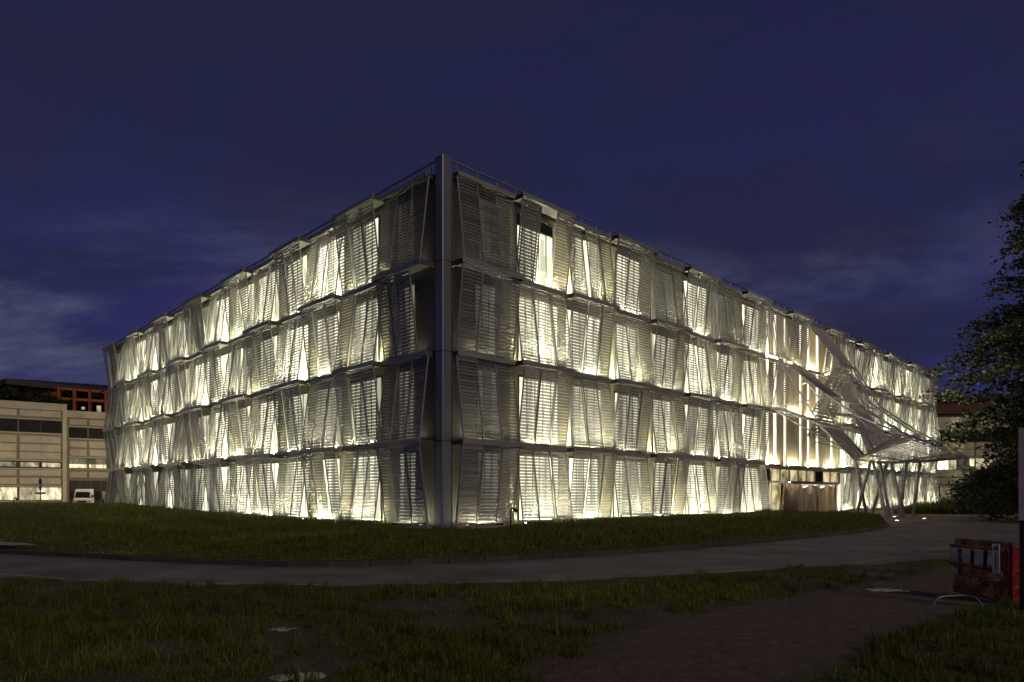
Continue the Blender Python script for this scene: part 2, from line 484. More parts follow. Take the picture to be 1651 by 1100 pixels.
def interp_curve(c, y, swap=False):
    for (x0, y0), (x1, y1) in zip(c, c[1:]):
        if y0 <= y <= y1:
            return x0 + (x1 - x0) * (y - y0) / (y1 - y0)
    return c[0][0] + (y - c[0][1]) * (c[1][0] - c[0][0]) / (c[1][1] - c[0][1]) if y < c[0][1] else c[-1][0] + (y - c[-1][1])


def path_mask(x, y):
    """1 on the trodden earth path, 0 off it."""
    a, b = interp_curve(PATH_TOP, y), interp_curve(PATH_BOT, y)
    w = 0.35 * mnoise.noise(Vector((x * 0.9, y * 0.9, 2)))
    return smooth(x - a + w, -0.35, 0.35) * (1 - smooth(x - b + w, -0.35, 0.35))


PUDDLES = [gp(443, 1013), gp(484, 1090), gp(408, 1000), gp(1421, 950), gp(1402, 924)]
PUD_R = [(0.34, 0.20), (0.30, 0.20), (0.12, 0.10), (0.42, 0.30), (0.30, 0.28)]


def soil_mask(x, y):
    """Bare patches in the rough grass."""
    n = 0.6 * mnoise.noise(Vector((x * 0.45, y * 0.45, 9))) + 0.4 * mnoise.noise(Vector((x * 1.1, y * 1.1, 3)))
    s = smooth(n, 0.10, 0.36)
    for (cx, cy, r) in ((-1.6, 11.0, 1.0), (-2.6, 8.2, 0.9), (-2.0, 7.1, 0.8), (-1.0, 9.4, 0.8), (-4.0, 7.5, 0.5)):
        s = max(s, smooth(r - math.hypot(x - cx, y - cy) + 0.4 * n, 0.0, 0.5))
    for p, (rx, ry) in zip(PUDDLES, PUD_R):
        dy_ = (y - p.y) / ry
        s = max(s, 1 - smooth(math.hypot((x - p.x) / (rx * 1.2), dy_ / (3.2 if dy_ < 0 else 1.2)), 0.9, 1.6))
    return s


def verge_z(x, y):
    z = 0.03 + 0.055 * mnoise.noise(Vector((x * 0.6, y * 0.6, 1))) + 0.03 * mnoise.noise(Vector((x * 2.2, y * 2.2, 7))) + 0.014 * mnoise.noise(Vector((x * 7, y * 7, 4)))
    z *= 1 - 0.6 * path_mask(x, y)
    for p, (rx, ry) in zip(PUDDLES, PUD_R):
        d = math.hypot((x - p.x) / rx, (y - p.y) / ry)
        z += (-0.035 - z) * (1 - smooth(d, 0.45, 1.6))
    return z


def color_layer(me, cols):
    a = me.color_attributes.new('tone', 'FLOAT_COLOR', 'POINT')
    c = np.ones((len(me.vertices), 4), dtype=np.float32); c[:, :3] = cols
    a.data.foreach_set('color', c.ravel())


# ------------------------------------------------------------------ the setting
g = MB(); g.quad((-1500, -800, -0.12), (1500, -800, -0.12), (1500, 1600, -0.12), (-1500, 1600, -0.12))
g.obj('ground', M['ground'], kind='structure')

# road: from the near edge to beyond the kerb line, running off to the right
g = MB()
rn = cat_rom(NEAR, 121)
rk = cat_rom(KERB + [Vector((26, 44, 0)), Vector((36, 48.5, 0)), Vector((70, 62, 0)), Vector((110, 80, 0))], 121)
rn2 = cat_rom(NEAR + [Vector((70, 48, 0)), Vector((110, 64, 0))], 121)
for i in range(120):
    cols = 8
    for j in range(cols):
        f0, f1 = j / cols, (j + 1) / cols
        q = [rn2[i].lerp(rk[i], f0), rn2[i + 1].lerp(rk[i + 1], f0), rn2[i + 1].lerp(rk[i + 1], f1), rn2[i].lerp(rk[i], f1)]
        g.quad(*[Vector((p.x, p.y, 0.0)) for p in q])
g.obj('road', M['asphalt'], kind='structure')

# yellow dashes along the near edge
for (a, b) in (((-60, 921), (105, 933)), ((308, 941), (515, 943)), ((733, 939), (905, 934.5)), ((1140, 923), (1262, 917)), ((1372, 908), (1442, 899.5)), ((1487, 889), (1532, 881.5))):
    p, q = gp(*a), gp(*b)
    n = Vector((-(q - p).y, (q - p).x, 0)).normalized() * 0.06
    g = MB()
    steps = 8
    for i in range(steps):
        u, v = p.lerp(q, i / steps), p.lerp(q, (i + 1) / steps)
        g.quad(*[Vector((w.x, w.y, 0.004)) for w in (u - n, v - n, v + n, u + n)])
    g.obj('road_marking', M['yellow'], kind='structure')

# kerb of single stones
kerb_root = bpy.data.objects.new('kerb', None); COL.objects.link(kerb_root); kerb_root['kind'] = 'structure'
acc = 0.0; last = KC[0]; run = [KC[0]]
dense = cat_rom(KERB, 1201)
stone_pts = [dense[0]]; d = 0.0
for a, b in zip(dense, dense[1:]):
    d += (b - a).length
    if d >= 1.0:
        stone_pts.append(b); d = 0.0
for a, b in zip(stone_pts, stone_pts[1:]):
    dirv = (b - a).normalized(); n = Vector((-dirv.y, dirv.x, 0))
    a2 = a + dirv * 0.012; b2 = b - dirv * 0.012
    h = 0.125 + random.uniform(-0.008, 0.008)
    g = MB()
    w = 0.16
    p = [a2 - n * 0.0, b2, b2 + n * w, a2 + n * w]
    g.hexa([Vector((q.x, q.y, -0.05)) for q in p] + [Vector((q.x, q.y, h - 0.02 * (k in (0, 1)) * 0)) for k, q in enumerate(p)])
    g.obj('kerb_stone', M['kerb'], kerb_root)

# lawn between kerb and building
ROWS = 40
me = bpy.data.meshes.new('lawn')
vv, ff, cc = [], [], []
for i in range(NK):
    kd = (KC[min(i + 1, NK - 1)] - KC[max(i - 1, 0)]).normalized(); kn = Vector((-kd.y, kd.x, 0))
    a = KC[i] + kn * 0.13
    for j in range(ROWS + 1):
        v = (j / ROWS) ** 1.3
        p = a.lerp(FC[i], v)
        z = lawn_z(p.x, p.y, v) if j else 0.10
        vv.append((p.x, p.y, z))
        cc.append((0.045, 0.045, 0.018))
for i in range(NK - 1):
    for j in range(ROWS):
        q = i * (ROWS + 1) + j
        ff.append((q, q + 1, q + ROWS + 2, q + ROWS + 1))
me.from_pydata(vv, [], [f[::-1] for f in ff]); me.materials.append(M['tone_ground']); me.polygons.foreach_set('use_smooth', [True] * len(me.polygons))
color_layer(me, np.array(cc)); me.update()
link('lawn', me, kind='structure')

# plaza in front of the entrance, second lawn beyond it, small path on the left
g = MB()
pl = [(19.0, 58.5), (20.5, 52), (21.5, 44), (22.6, 40.6), (26.2, 44.2), (36, 48.6), (60, 58), (75, 75), (60, 100), (40, 79)]
g.v = [(x, y, 0.006) for x, y in pl]; g.f = [tuple(range(len(pl)))]
g.obj('plaza', M['paving'], kind='structure')
g = MB()
pl = [(-14.6, 21.0), (-15.3, 21.6), (-17.5, 22.9), (-26, 26.0), (-45, 34.5), (-45.4, 33.6), (-30, 26.8), (-20, 22.65), (-16.0, 20.95)]
g.v = [(x, y, 0.24) for x, y in pl]; g.f = [tuple(range(len(pl)))]
me = g.mesh('footpath', M['path'])
link('footpath', me, kind='structure')

# concrete apron round the foot of the building
g = MB()
fbox(g, 'R', -1.2, 33.5, 0.1, 1.25, -0.1, 0.085)
g.obj('apron', M['path'], kind='structure')
g = MB()
fbox(g, 'L', -1.2, 60.5, 0.1, 1.25, -0.1, 0.081)
g.obj('apron', M['path'], kind='structure')

# verge in the foreground
NX, NY = 300, 110
vv, ff, cc = [], [], []
nd = cat_rom(NEAR, 2001)
nxs = np.array([p.x for p in nd]); nys = np.array([p.y for p in nd])
XS = np.linspace(-24, 30, NX)
for i, x in enumerate(XS):
    yt = float(np.interp(x, nxs, nys)) + 0.12 * mnoise.noise(Vector((x * 1.7, 0, 3)))
    for j in range(NY):
        f = j / (NY - 1)
        y = 3.0 + (yt - 3.0) * f
        z = verge_z(x, y) + 0.05 * (1 - path_mask(x, y)) * math.exp(-((yt - y - 0.35) / 0.3) ** 2)
        if j == NY - 1:
            z = -0.03
        vv.append((x, y, z))
        pm = path_mask(x, y); sm = soil_mask(x, y)
        base = np.array((0.058, 0.066, 0.022)) * (1 - sm) + np.array((0.095, 0.074, 0.052)) * sm
        cc.append(base * (1 - pm) + np.array((0.112, 0.088, 0.072)) * pm)
for i in range(NX - 1):
    for j in range(NY - 1):
        q = i * NY + j
        ff.append((q, q + NY, q + NY + 1, q + 1))
me = bpy.data.meshes.new('verge'); me.from_pydata(vv, [], ff); me.materials.append(M['tone_ground']); me.polygons.foreach_set('use_smooth', [True] * len(me.polygons))
color_layer(me, np.array(cc)); me.update()
link('verge', me, kind='structure')

# puddles: irregular sheets of water lying in the hollows
pud_labels = ['puddle catching the glow in the bare soil below the road', 'bright puddle at the bottom edge of the rough grass', 'smallest puddle, a glint in the grass above the others',
              'pale streaked puddle on the earth path near the barrier', 'thin puddle in the grass strip beside the road']
for i, (p, (rx, ry)) in enumerate(zip(PUDDLES, PUD_R)):
    g = MB(); n = 28
    ring = []
    for k in range(n):
        a = 2 * math.pi * k / n
        s = 0.95 + 0.9 * mnoise.noise(Vector((math.cos(a) * 1.9 + i * 7, math.sin(a) * 1.9, 0)))
        ring.append((p.x + math.cos(a) * rx * s, p.y + math.sin(a) * ry * s, -0.012))
    g.v = ring; g.f = [tuple(range(n))]
    o = g.obj('puddle', M['water']); tag(o, pud_labels[i], 'puddle', 'puddles in the rough ground')

# ------------------------------------------------------------------ the louvred building
bld = thing('louvred_building', 'four-storey building wrapped in tilted metal louvre shutters, lit from within', 'building', C)
OFF = C.copy()


def part(mb, name, material, parent=None, **props):
    """mb holds world coordinates; the part hangs under the building (or one of its parts)."""
    mb.v = [tuple(Vector(v) - OFF) for v in mb.v]
    return mb.obj(name, material, parent or bld, **props)


# inner walls, two layers: bearing shell with roof
TR, TL = S0['R'] + NB['R'] * BAY, S0['L'] + NB['L'] * BAY
for side, T in (('R', TR), ('L', TL)):
    for k in range(NB[side]):
        ent = side == 'R' and 8 <= k < 12
        t0 = S0[side] + k * BAY if k else 0.25
        t1 = S0[side] + (k + 1) * BAY
        g = MB()
        if ent:
            fbox(g, side, t0, t1, -0.5, 0.0 - 0.12, 3.95, 18.1)
        else:
            fbox(g, side, t0, t1, -0.4, 0.0, -0.2, 18.1)
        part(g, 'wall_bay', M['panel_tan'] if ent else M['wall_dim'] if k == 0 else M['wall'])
g = MB()
P = [fp('R', 0, 0, 18.12), fp('R', TR, 0, 18.12), fp('R', TR, -TL, 18.12), fp('L', TL, 0, 18.12)]
g.hexa([p - UP * 0.3 for p in P] + P)
part(g, 'roof', M['roof'])
g = MB()   # end walls and the two far sides
fbox(g, 'R', TR - 0.3, TR, -TL, -0.0, -0.2, 17.8)
part(g, 'end_wall', M['wall_dim'])
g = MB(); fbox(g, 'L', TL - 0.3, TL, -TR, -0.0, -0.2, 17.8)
part(g, 'end_wall', M['wall_dim'])

# rounded corner column with bands at each storey
g = MB()


def corner_profile(e, r, seg=10):
    """Outline of the corner pilaster in plan: along the left wall, round the corner, along the right wall."""
    pts = []
    a = C + LA * 0.42 + LN * e; b = C + RA * 0.42 + RN * e
    cc0 = C + (LN + RN) * (e - r)
    pts.append(C + LA * 0.42 + LN * 0.002); pts.append(a)
    a0 = math.atan2(LN.y, LN.x); a1 = math.atan2(RN.y, RN.x)
    if a1 < a0:
        a1 += 2 * math.pi
    for i in range(seg + 1):
        an = a0 + (a1 - a0) * i / seg
        pts.append(cc0 + Vector((math.cos(an), math.sin(an), 0)) * r)
    pts.append(b); pts.append(C + RA * 0.42 + RN * 0.002)
    return pts


def extrude(mb, pts, z0, z1):
    n = len(pts); i0 = len(mb.v)
    for z in (z0, z1):
        mb.v += [(p.x, p.y, z) for p in pts]
    for i in range(n):
        j = (i + 1) % n
        mb.f.append((i0 + i, i0 + j, i0 + n + j, i0 + n + i))
    mb.f.append(tuple(i0 + i for i in reversed(range(n)))); mb.f.append(tuple(i0 + n + i for i in range(n)))


for lv in range(4):
    g = MB()
    z1 = LV[lv + 1] if lv < 3 else 18.82
    extrude(g, corner_profile(0.16, 0.07), LV[lv] + 0.03 if lv else -0.1, z1 - 0.03)
    part(g, 'corner_column', M['column'])
for lv in (1, 2, 3, 4):
    g = MB()
    extrude(g, corner_profile(0.145, 0.06), LV[lv] - 0.03, LV[lv] + 0.03)
    part(g, 'column_joint', M['ledge_under'])
g = MB(); extrude(g, corner_profile(0.19, 0.10), 18.80, 18.86)
part(g, 'column_cap', M['ledge'])
for side in 'RL':
    g = MB(); fbox(g, side, 0.43, 0.62, 0.0, 0.05, -0.1, 18.1)
    part(g, 'corner_panel', M['wall_dim'])
    g = MB(); g.tube([fp(side, 0.52, 0.09, 0.0), fp(side, 0.52, 0.09, 18.0)], 0.045, 8)
    part(g, 'downpipe', M['dark'])

# ledges: one per bay and level
for side in 'RL':
    for k in range(NB[side]):
        for lev in range(0, 5):
            if side == 'R' and 8 <= k < 12 and lev < 4:
                continue
            o = out_at(side, k, lev)
            ins = 0.10 if o == OIN else -0.06
            t0 = S0[side] + k * BAY + ins; t1 = S0[side] + (k + 1) * BAY - ins
            z = LV[lev]
            g = MB()
            if lev == 0:
                fbox(g, side, t0, t1, 0.0, o + 0.10, 0.086, 0.14)
            else:
                fbox(g, side, t0, t1, 0.0, o + 0.07, z - 0.05, z + 0.03)       # walkway plate
                fbox(g, side, t0, t1, o + 0.07, o + 0.12, z - 0.17, z + 0.06)     # front fascia
                for tt in (t0 + 0.02, t1 - 0.10):
                    fbox(g, side, tt, tt + 0.08, 0.0, o + 0.07, z - 0.22, z - 0.05)   # brackets
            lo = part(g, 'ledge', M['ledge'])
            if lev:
                lo.data.materials.append(M['ledge_under'])  # plate and brackets darkened in colour, standing in for shade under the ledge
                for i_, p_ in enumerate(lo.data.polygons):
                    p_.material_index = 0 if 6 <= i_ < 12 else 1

# roof rail with posts
for side in 'RL':
    T = TR if side == 'R' else TL
    g = MB(); fbox(g, side, 0.4, T - 0.1, -0.02, 0.06, 18.76, 18.84)
    rl = part(g, 'roof_rail', M['rail'])
    pm = MB(); pm.box(-0.025, 0.025, -0.025, 0.025, 0, 0.64); pm = pm.mesh('rail_post', M['rail'])
    n = int(T / (BAY / 3))
    for i in range(n):
        p = fp(side, 0.9 + i * BAY / 3, 0.02, 18.12) - OFF
        link('post', pm, rl, Matrix.Translation(p))

# windows and wash lights behind the shutters
DIM = {}
for side in 'RL':
    for k in range(NB[side]):
        for r in range(4):
            DIM[side, k, r] = random.choice((0.5, 0.75, 0.9, 1.1, 1.3))
for key, v in {('R', 0, 3): 0.015, ('R', 0, 2): 0.05, ('R', 0, 1): 0.05, ('R', 0, 0): 0.26, ('R', 4, 3): 0.14, ('R', 6, 3): 0.12, ('R', 2, 3): 0.75,
               ('R', 2, 1): 0.8, ('L', 0, 3): 0.012, ('L', 0, 2): 0.012, ('L', 0, 1): 0.012, ('L', 0, 0): 0.16, ('L', 1, 1): 0.45, ('L', 1, 2): 0.55, ('L', 1, 3): 0.6,
               ('L', 7, 3): 0.12, ('L', 8, 2): 0.3, ('L', 13, 3): 0.05, ('L', 13, 2): 0.05, ('L', 13, 1): 0.05, ('L', 13, 0): 0.1, ('L', 12, 1): 0.4, ('L', 12, 0): 0.5, ('L', 12, 3): 0.5, ('L', 12, 2): 0.6,
               ('L', 8, 1): 0.25, ('L', 8, 0): 0.35, ('L', 7, 1): 0.6, ('R', 1, 0): 0.9, ('R', 19, 3): 0.25}.items():
    DIM[key] = v

WIN = {}


def window_meshes(w, h, tr, nm_):
    key = (round(w, 2), tr, nm_)
    if key in WIN:
        return WIN[key]
    f = MB(); t = 0.05
    tz = h * (0.80 if tr else 0.965)
    f.box(0, t, -0.05, 0.03, 0, h); f.box(w - t, w, -0.05, 0.03, 0, h); f.box(t, w - t, -0.05, 0.03, 0, t); f.box(t, w - t, -0.05, 0.03, h - t, h)
    f.box(t, w - t, -0.04, 0.03, tz, tz + 0.05)
    for i in range(1, nm_):
        x = w * i / nm_
        f.box(x - 0.03, x + 0.03, -0.045, 0.03, t, tz)
    p = MB(); p.quad((t, -0.006, t), (w - t, -0.006, t), (w - t, -0.006, tz), (t, -0.006, tz))
    d = MB(); d.quad((t, -0.006, tz + .05), (w - t, -0.006, tz + .05), (w - t, -0.006, h - t), (t, -0.006, h - t))
    WIN[key] = (f.mesh('window', M['wframe']), p.mesh('pane', M['pane']), d.mesh('transom_pane', M['glass_dark']) if tr else None)
    return WIN[key]


def basis(side, origin):
    """Local frame of a front: x to the right as seen from outside, -y outwards, z up."""
    x = RA if side == 'R' else -LA
    n = RN if side == 'R' else LN
    m = Matrix((x, -n, UP)).transposed().to_4x4()
    return Matrix.Translation(origin - OFF) @ m


lamp_box = MB(); lamp_box.box(-1.25, 1.25, -0.06, 0.06, 0, 0.05); lamp_box.box(-1.25, 1.25, -0.075, -0.061, 0, 0.12); lamp_box.box(-1.25, 1.25, 0.061, 0.075, 0, 0.09); lamp_box_me = lamp_box.mesh('wash_light', M['dark'])
lamp_glow = MB(); lamp_glow.quad((-1.22, -0.05, 0.053), (1.22, -0.05, 0.053), (1.22, 0.05, 0.053), (-1.22, 0.05, 0.053)); lamp_glow_me = lamp_glow.mesh('glow_strip', M['lamp'])
nwin = 0
for side in 'RL':
    for k in range(NB[side]):
        if side == 'R' and 8 <= k < 12:
            continue
        for r in range(4):
            z0 = LV[r] + (0.14 if r == 0 else 0.04)
            tc_ = S0[side] + (k + 0.5) * BAY
            dim = DIM[side, k, r]
            lo = link('wash_light', lamp_box_me, bld, basis(side, fp(side, tc_, 0.33, z0)))
            link('glow_strip', lamp_glow_me, lo, power=dim * random.uniform(0.85, 1.15) * (1.3 if r == 0 else 1.0))
            w, nm_ = random.choice(((3.3, 5), (3.0, 5), (2.6, 4), (3.3, 6), (2.2, 3), (2.8, 4)))
            if k == 0:
                w, nm_ = 1.5, 3
            s = (BAY - w) / 2 + random.uniform(-0.2, 0.2) + (0.4 if k == 0 else 0)
            h = 3.75
            t = S0[side] + k * BAY + s
            tr = (side, k, r) == ('R', 1, 3)
            org = fp(side, t if side == 'R' else t + w, 0.035, z0 + 0.2)
            f, p, d2 = window_meshes(w, h, tr, nm_)
            wo = link('window', f, bld, basis(side, org))
            link('pane', p, wo, power=dim * random.uniform(1.25, 1.85) if k else (0.35, 0.12, 0.14, 0.05)[r])
            if tr:
                link('transom_pane', d2, wo)
            nwin += 1

# shutters: frame with louvre slats; three to a bay, sliding in an inclined plane
SW, SH = 1.38, 4.12
PITCH = 0.172


def shutter_frame(mb, m=None):
    t = 0.055; d = 0.035
    mb.box(-SW / 2, -SW / 2 + t, -d, d, -SH, 0, m); mb.box(SW / 2 - t, SW / 2, -d, d, -SH, 0, m)
    mb.box(-SW / 2 + t, SW / 2 - t, -d, d, -t, 0, m); mb.box(-SW / 2 + t, SW / 2 - t, -d, d, -SH, -SH + t, m)
    mb.box(-0.012, 0.012, 0.018, 0.034, -SH + t, -t, m)
    return mb


def slat_box(mb, z, m=None):
    # rain louvre: outer edge low, inner edge high
    x0, x1 = -SW / 2 + 0.056, SW / 2 - 0.056
    yo, yi, zl, zh, th = -0.030, 0.020, z - 0.068, z + 0.068, 0.010
    p = [(x0, yo, zl), (x1, yo, zl), (x1, yi, zh), (x0, yi, zh), (x0, yo + th, zl - 0.004), (x1, yo + th, zl - 0.004), (x1, yi + th, zh - 0.004), (x0, yi + th, zh - 0.004)]
    p = [Vector(q) for q in p]
    if m is not None:
        p = [m @ q for q in p]
    mb.hexa(p)
    return mb


NS = int((SH - 0.14) / PITCH)
ZS = [-0.055 - PITCH * (i + 0.5) - (SH - 0.11 - NS * PITCH) / 2 for i in range(NS)]
frame_me = shutter_frame(MB()).mesh('shutter', M['frame'])
sl = MB()
for z in ZS:
    slat_box(sl, z)
slats_me = sl.mesh('louvre_slats', M['slat'])
slat_me = slat_box(MB(), 0.0).mesh('slat', M['slat'])

SHIFT = {('R', 1, 3): (0.0, -1.20, 0.0), ('L', 1, 0): (0.0, 0.0, -0.5), ('L', 6, 2): (0.55, 0.0, 0.55), ('R', 7, 0): (0, 0.2, 0.35), ('L', 0, 2): (0.9, 0.35, 0.15)}
todo = []
for side in 'RL':
    for k in range(NB[side]):
        ent = side == 'R' and 8 <= k < 12
        for r in range(4):
            if ent and not (k in (8, 9) and r == 3 or k == 8 and r == 2 or k == 11 and r == 3):
                continue
            ob, ot = out_at(side, k, r), out_at(side, k, r + 1)
            zb, zt = LV[r] + (0.16 if r == 0 else 0.07), LV[r + 1] - 0.20
            up = (fp(side, 0, ot, zt) - fp(side, 0, ob, zb))
            H = up.length; up.normalize()
            xa = RA if side == 'R' else -LA
            yv = up.cross(xa)
            n = RN if side == 'R' else LN
            inset = 0.05 * (1 if (k + r) % 2 else 1)
            shift = SHIFT.get((side, k, r), (0, 0, 0))
            jit = random.choice(((0, 0.2, 0), (0, -0.2, 0), (0.2, 0, 0), (0, 0, -0.2), (0.1, 0.1, 0), (0, -0.1, -0.1), (0, 0, 0), (0, 0, 0)))
            for s in range(3):
                tt = S0[side] + k * BAY + BAY / 2 + (s - 1) * (BAY - SW - 2 * inset) / 2 + random.uniform(-0.05, 0.05)
                tt += shift[s]
                if (side, k, r) not in SHIFT and k > 0:
                    tt += jit[s]
                tt = max(S0[side] + k * BAY + SW / 2 + 0.0, min(S0[side] + (k + 1) * BAY - SW / 2, tt))
                dep = (-0.02, 0.05, 0.12)[(s + k) % 3]
                org = fp(side, tt, ot - dep, zt)
                m = Matrix((xa, yv, up)).transposed().to_4x4()
                m = Matrix.Translation(org) @ m @ Matrix.Diagonal((1, 1, H / SH, 1))
                mid = m @ Vector((0, 0, -SH / 2))
                todo.append((mid.y, side, k, r, m))
todo.sort(key=lambda q: q[0])
rest_f, rest_s = MB(), MB()
single = 0
for idx, (_, side, k, r, m) in enumerate(todo):
    ml = Matrix.Translation(-OFF) @ m
    if idx < 300:
        so = link('shutter', frame_me, bld, ml)
        if k == 0 and single < 12:
            single += 1
            for z in ZS:
                link('slat', slat_me, so, Matrix.Translation((0, 0, z)))
        else:
            link('louvre_slats', slats_me, so, kind='stuff')
    else:
        shutter_frame(rest_f, ml)
        for z in ZS:
            slat_box(rest_s, z, ml)
rf = rest_f.obj('far_shutters', M['frame'], bld, kind='stuff')
rest_s.obj('far_louvre_slats', M['slat'], rf, kind='stuff')

# shutters wrapping round the far ends
for (side, sgn) in (('R', 1), ('L', 1)):
    T = TR if side == 'R' else TL
    for r in range(4):
        ob, ot = out_at(side, NB[side] - 1, r), out_at(side, NB[side] - 1, r + 1)
        g = MB()
        a, n = (RA, RN) if side == 'R' else (LA, LN)
        for s in range(2):
            p0, p1 = fp(side, T - 0.02 + 0.5 * ob, 0.3 - s * 1.2, LV[r] + 0.1), fp(side, T - 0.02 + 0.5 * ob, -0.8 - s * 1.2, LV[r] + 0.1)
            q0, q1 = fp(side, T - 0.02 + 0.5 * ot, 0.3 - s * 1.2, LV[r + 1] - 0.1), fp(side, T - 0.02 + 0.5 * ot, -0.8 - s * 1.2, LV[r + 1] - 0.1)
            th = a * 0.04
            g.hexa([p0, p1, p1 + th, p0 + th, q0, q1, q1 + th, q0 + th])
        part(g, 'end_shutter', M['slat'])

# ---- entrance front, bays 8 to 11 of the right side
T8, T12 = S0['R'] + 8 * BAY, S0['R'] + 12 * BAY
tt = T8 + 0.15
i = 0
while tt < T12 - 0.3:       # tall wall panels with lamp tubes between them
    w = random.choice((0.9, 1.2, 1.5))
    z1 = 17.8
    g = MB(); fbox(g, 'R', tt, min(tt + w, T12), -0.12, 0.02, 4.3, z1)
    part(g, 'entrance_panel', M['panel_tan'])
    if i not in (3, 7):
        g = MB(); fbox(g, 'R', tt + w + 0.06, tt + w + 0.06 + random.choice((0.28, 0.42)), -0.12, -0.02, 4.35, z1 - 0.1)
        part(g, 'light_strip', M['tube'])
        tt += w + 0.55
    else:
        tt += w + 0.06
    i += 1
for z in (9.0, 13.5):
    g = MB(); fbox(g, 'R', T8, T12, 0.03, 0.30, z - 0.08, z + 0.02)
    part(g, 'floor_band', M['ledge'])
for z in (4.30, 9.03, 13.53):  # extra wash lamps, added to brighten the entrance panels
    for k in range(8, 12):
        lo = link('wash_light', lamp_box_me, bld, basis('R', fp('R', S0['R'] + (k + 0.5) * BAY, 0.22, z)))
        link('glow_strip', lamp_glow_me, lo, power=0.25)
g = MB(); fbox(g, 'R', T8, T12, -0.1, 0.34, 4.02, 4.28); part(g, 'entrance_lintel', M['panel_tan'])
g = MB(); fbox(g, 'R', T8, T12, -0.1, 0.10, 2.82, 2.98); part(g, 'entrance_transom', M['panel_tan'])
nm = 9
for i in range(nm):      # lobby glazing over the doors
    a = T8 + (T12 - T8) * i / nm; b = T8 + (T12 - T8) * (i + 1) / nm
    g = MB(); fbox(g, 'R', a + 0.05, b - 0.05, -0.10, -0.06, 2.99, 4.01)
    part(g, 'lobby_pane', M['lobby'] if i not in (0, 6) else M['glass_dark'])
    g = MB(); fbox(g, 'R', a - 0.05, a + 0.05, -0.1, 0.08, 0, 4.02); part(g, 'mullion', M['panel_tan'])
    if i < 2 or i == nm - 1:
        g = MB(); fbox(g, 'R', a + 0.05, b - 0.05, -0.10, -0.06, 0.05, 2.82)
        part(g, 'lobby_pane', M['lobby'] if i == 1 else M['glass_dark'])
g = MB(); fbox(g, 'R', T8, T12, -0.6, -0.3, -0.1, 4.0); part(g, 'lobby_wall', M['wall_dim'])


def wavy_screen(t0, t1, z1, o0, material, seed, amp=0.26):
    """Ribbed metal curtain by the doors."""
    n, m_ = 90, 14
    g = MB()
    for i in range(n + 1):
        t = t0 + (t1 - t0) * i / n
        for j in range(m_ + 1):
            z = z1 * j / m_
            w = math.sin(t * 17 + 1.2 * mnoise.noise(Vector((t * 0.8, z * 0.6, seed)))) * amp * 0.55 + amp * mnoise.noise(Vector((t * 2.2, z * 0.5, seed + 4)))
            g.v.append(tuple(fp('R', t, o0 + w, z + 0.02 + (0.10 * mnoise.noise(Vector((t * 1.6, 0, seed))) if j == m_ else 0))))
    for i in range(n):
        for j in range(m_):
            q = i * (m_ + 1) + j
            g.f.append((q, q + m_ + 1, q + m_ + 2, q + 1))
    return part(g, 'door_screen', material)


wavy_screen(T8 + 3.3, T8 + 6.5, 2.75, 0.45, M['bronze_dark'], 1)
wavy_screen(T8 + 6.8, T8 + 10.6, 2.75, 0.55, M['bronze'], 2)
wavy_screen(T8 + 10.7, T8 + 14.4, 2.75, 0.5, M['bronze'], 5)
for (a, b) in ((T8 + 6.9, T8 + 10.5), (T8 + 10.8, T8 + 14.3)):
    g = MB(); n = 10
    pts = [fp('R', a + (b - a) * i / n, 0.8 + 0.12 * math.sin(i * 1.1), 2.35 + 0.28 * math.sin(math.pi * i / n)) for i in range(n + 1)]
    for p, q in zip(pts, pts[1:]):
        g.quad(p, q, q + UP * 0.35 - RN * 0.35, p + UP * 0.35 - RN * 0.35)
    part(g, 'door_hood', M['column'])
g = MB(); fbox(g, 'R', T8 + 3.4, T12 - 2.6, 0.95, 1.05, 2.85, 2.88); part(g, 'light_strip', M['added_doorlamp'])  # lamp added to brighten the door screens from above
g = MB(); fbox(g, 'R', T8 + 3.3, T12 - 2.5, 0.10, 1.14, 2.885, 2.96); part(g, 'door_soffit', M['column'])
g = MB(); fbox(g, 'R', T8 + 3.3, T12 - 2.5, 1.15, 1.19, 2.72, 2.965); part(g, 'lamp_lip', M['bronze'])  # lip board added to hide the lamp strip
g = MB(); fbox(g, 'R', T12 - 0.35, T12 - 0.15, 0.25, 0.35, 0.05, 2.9); part(g, 'light_strip', M['tube'])

# ------------------------------------------------------------------ entrance canopy of folded louvre panels on leaning legs
cano_loc = fp('R', T8 + 7, 6, 0)
cano = thing('entrance_canopy', 'folded canopy of metal louvre panels and steel tubes on leaning legs', 'canopy', cano_loc)


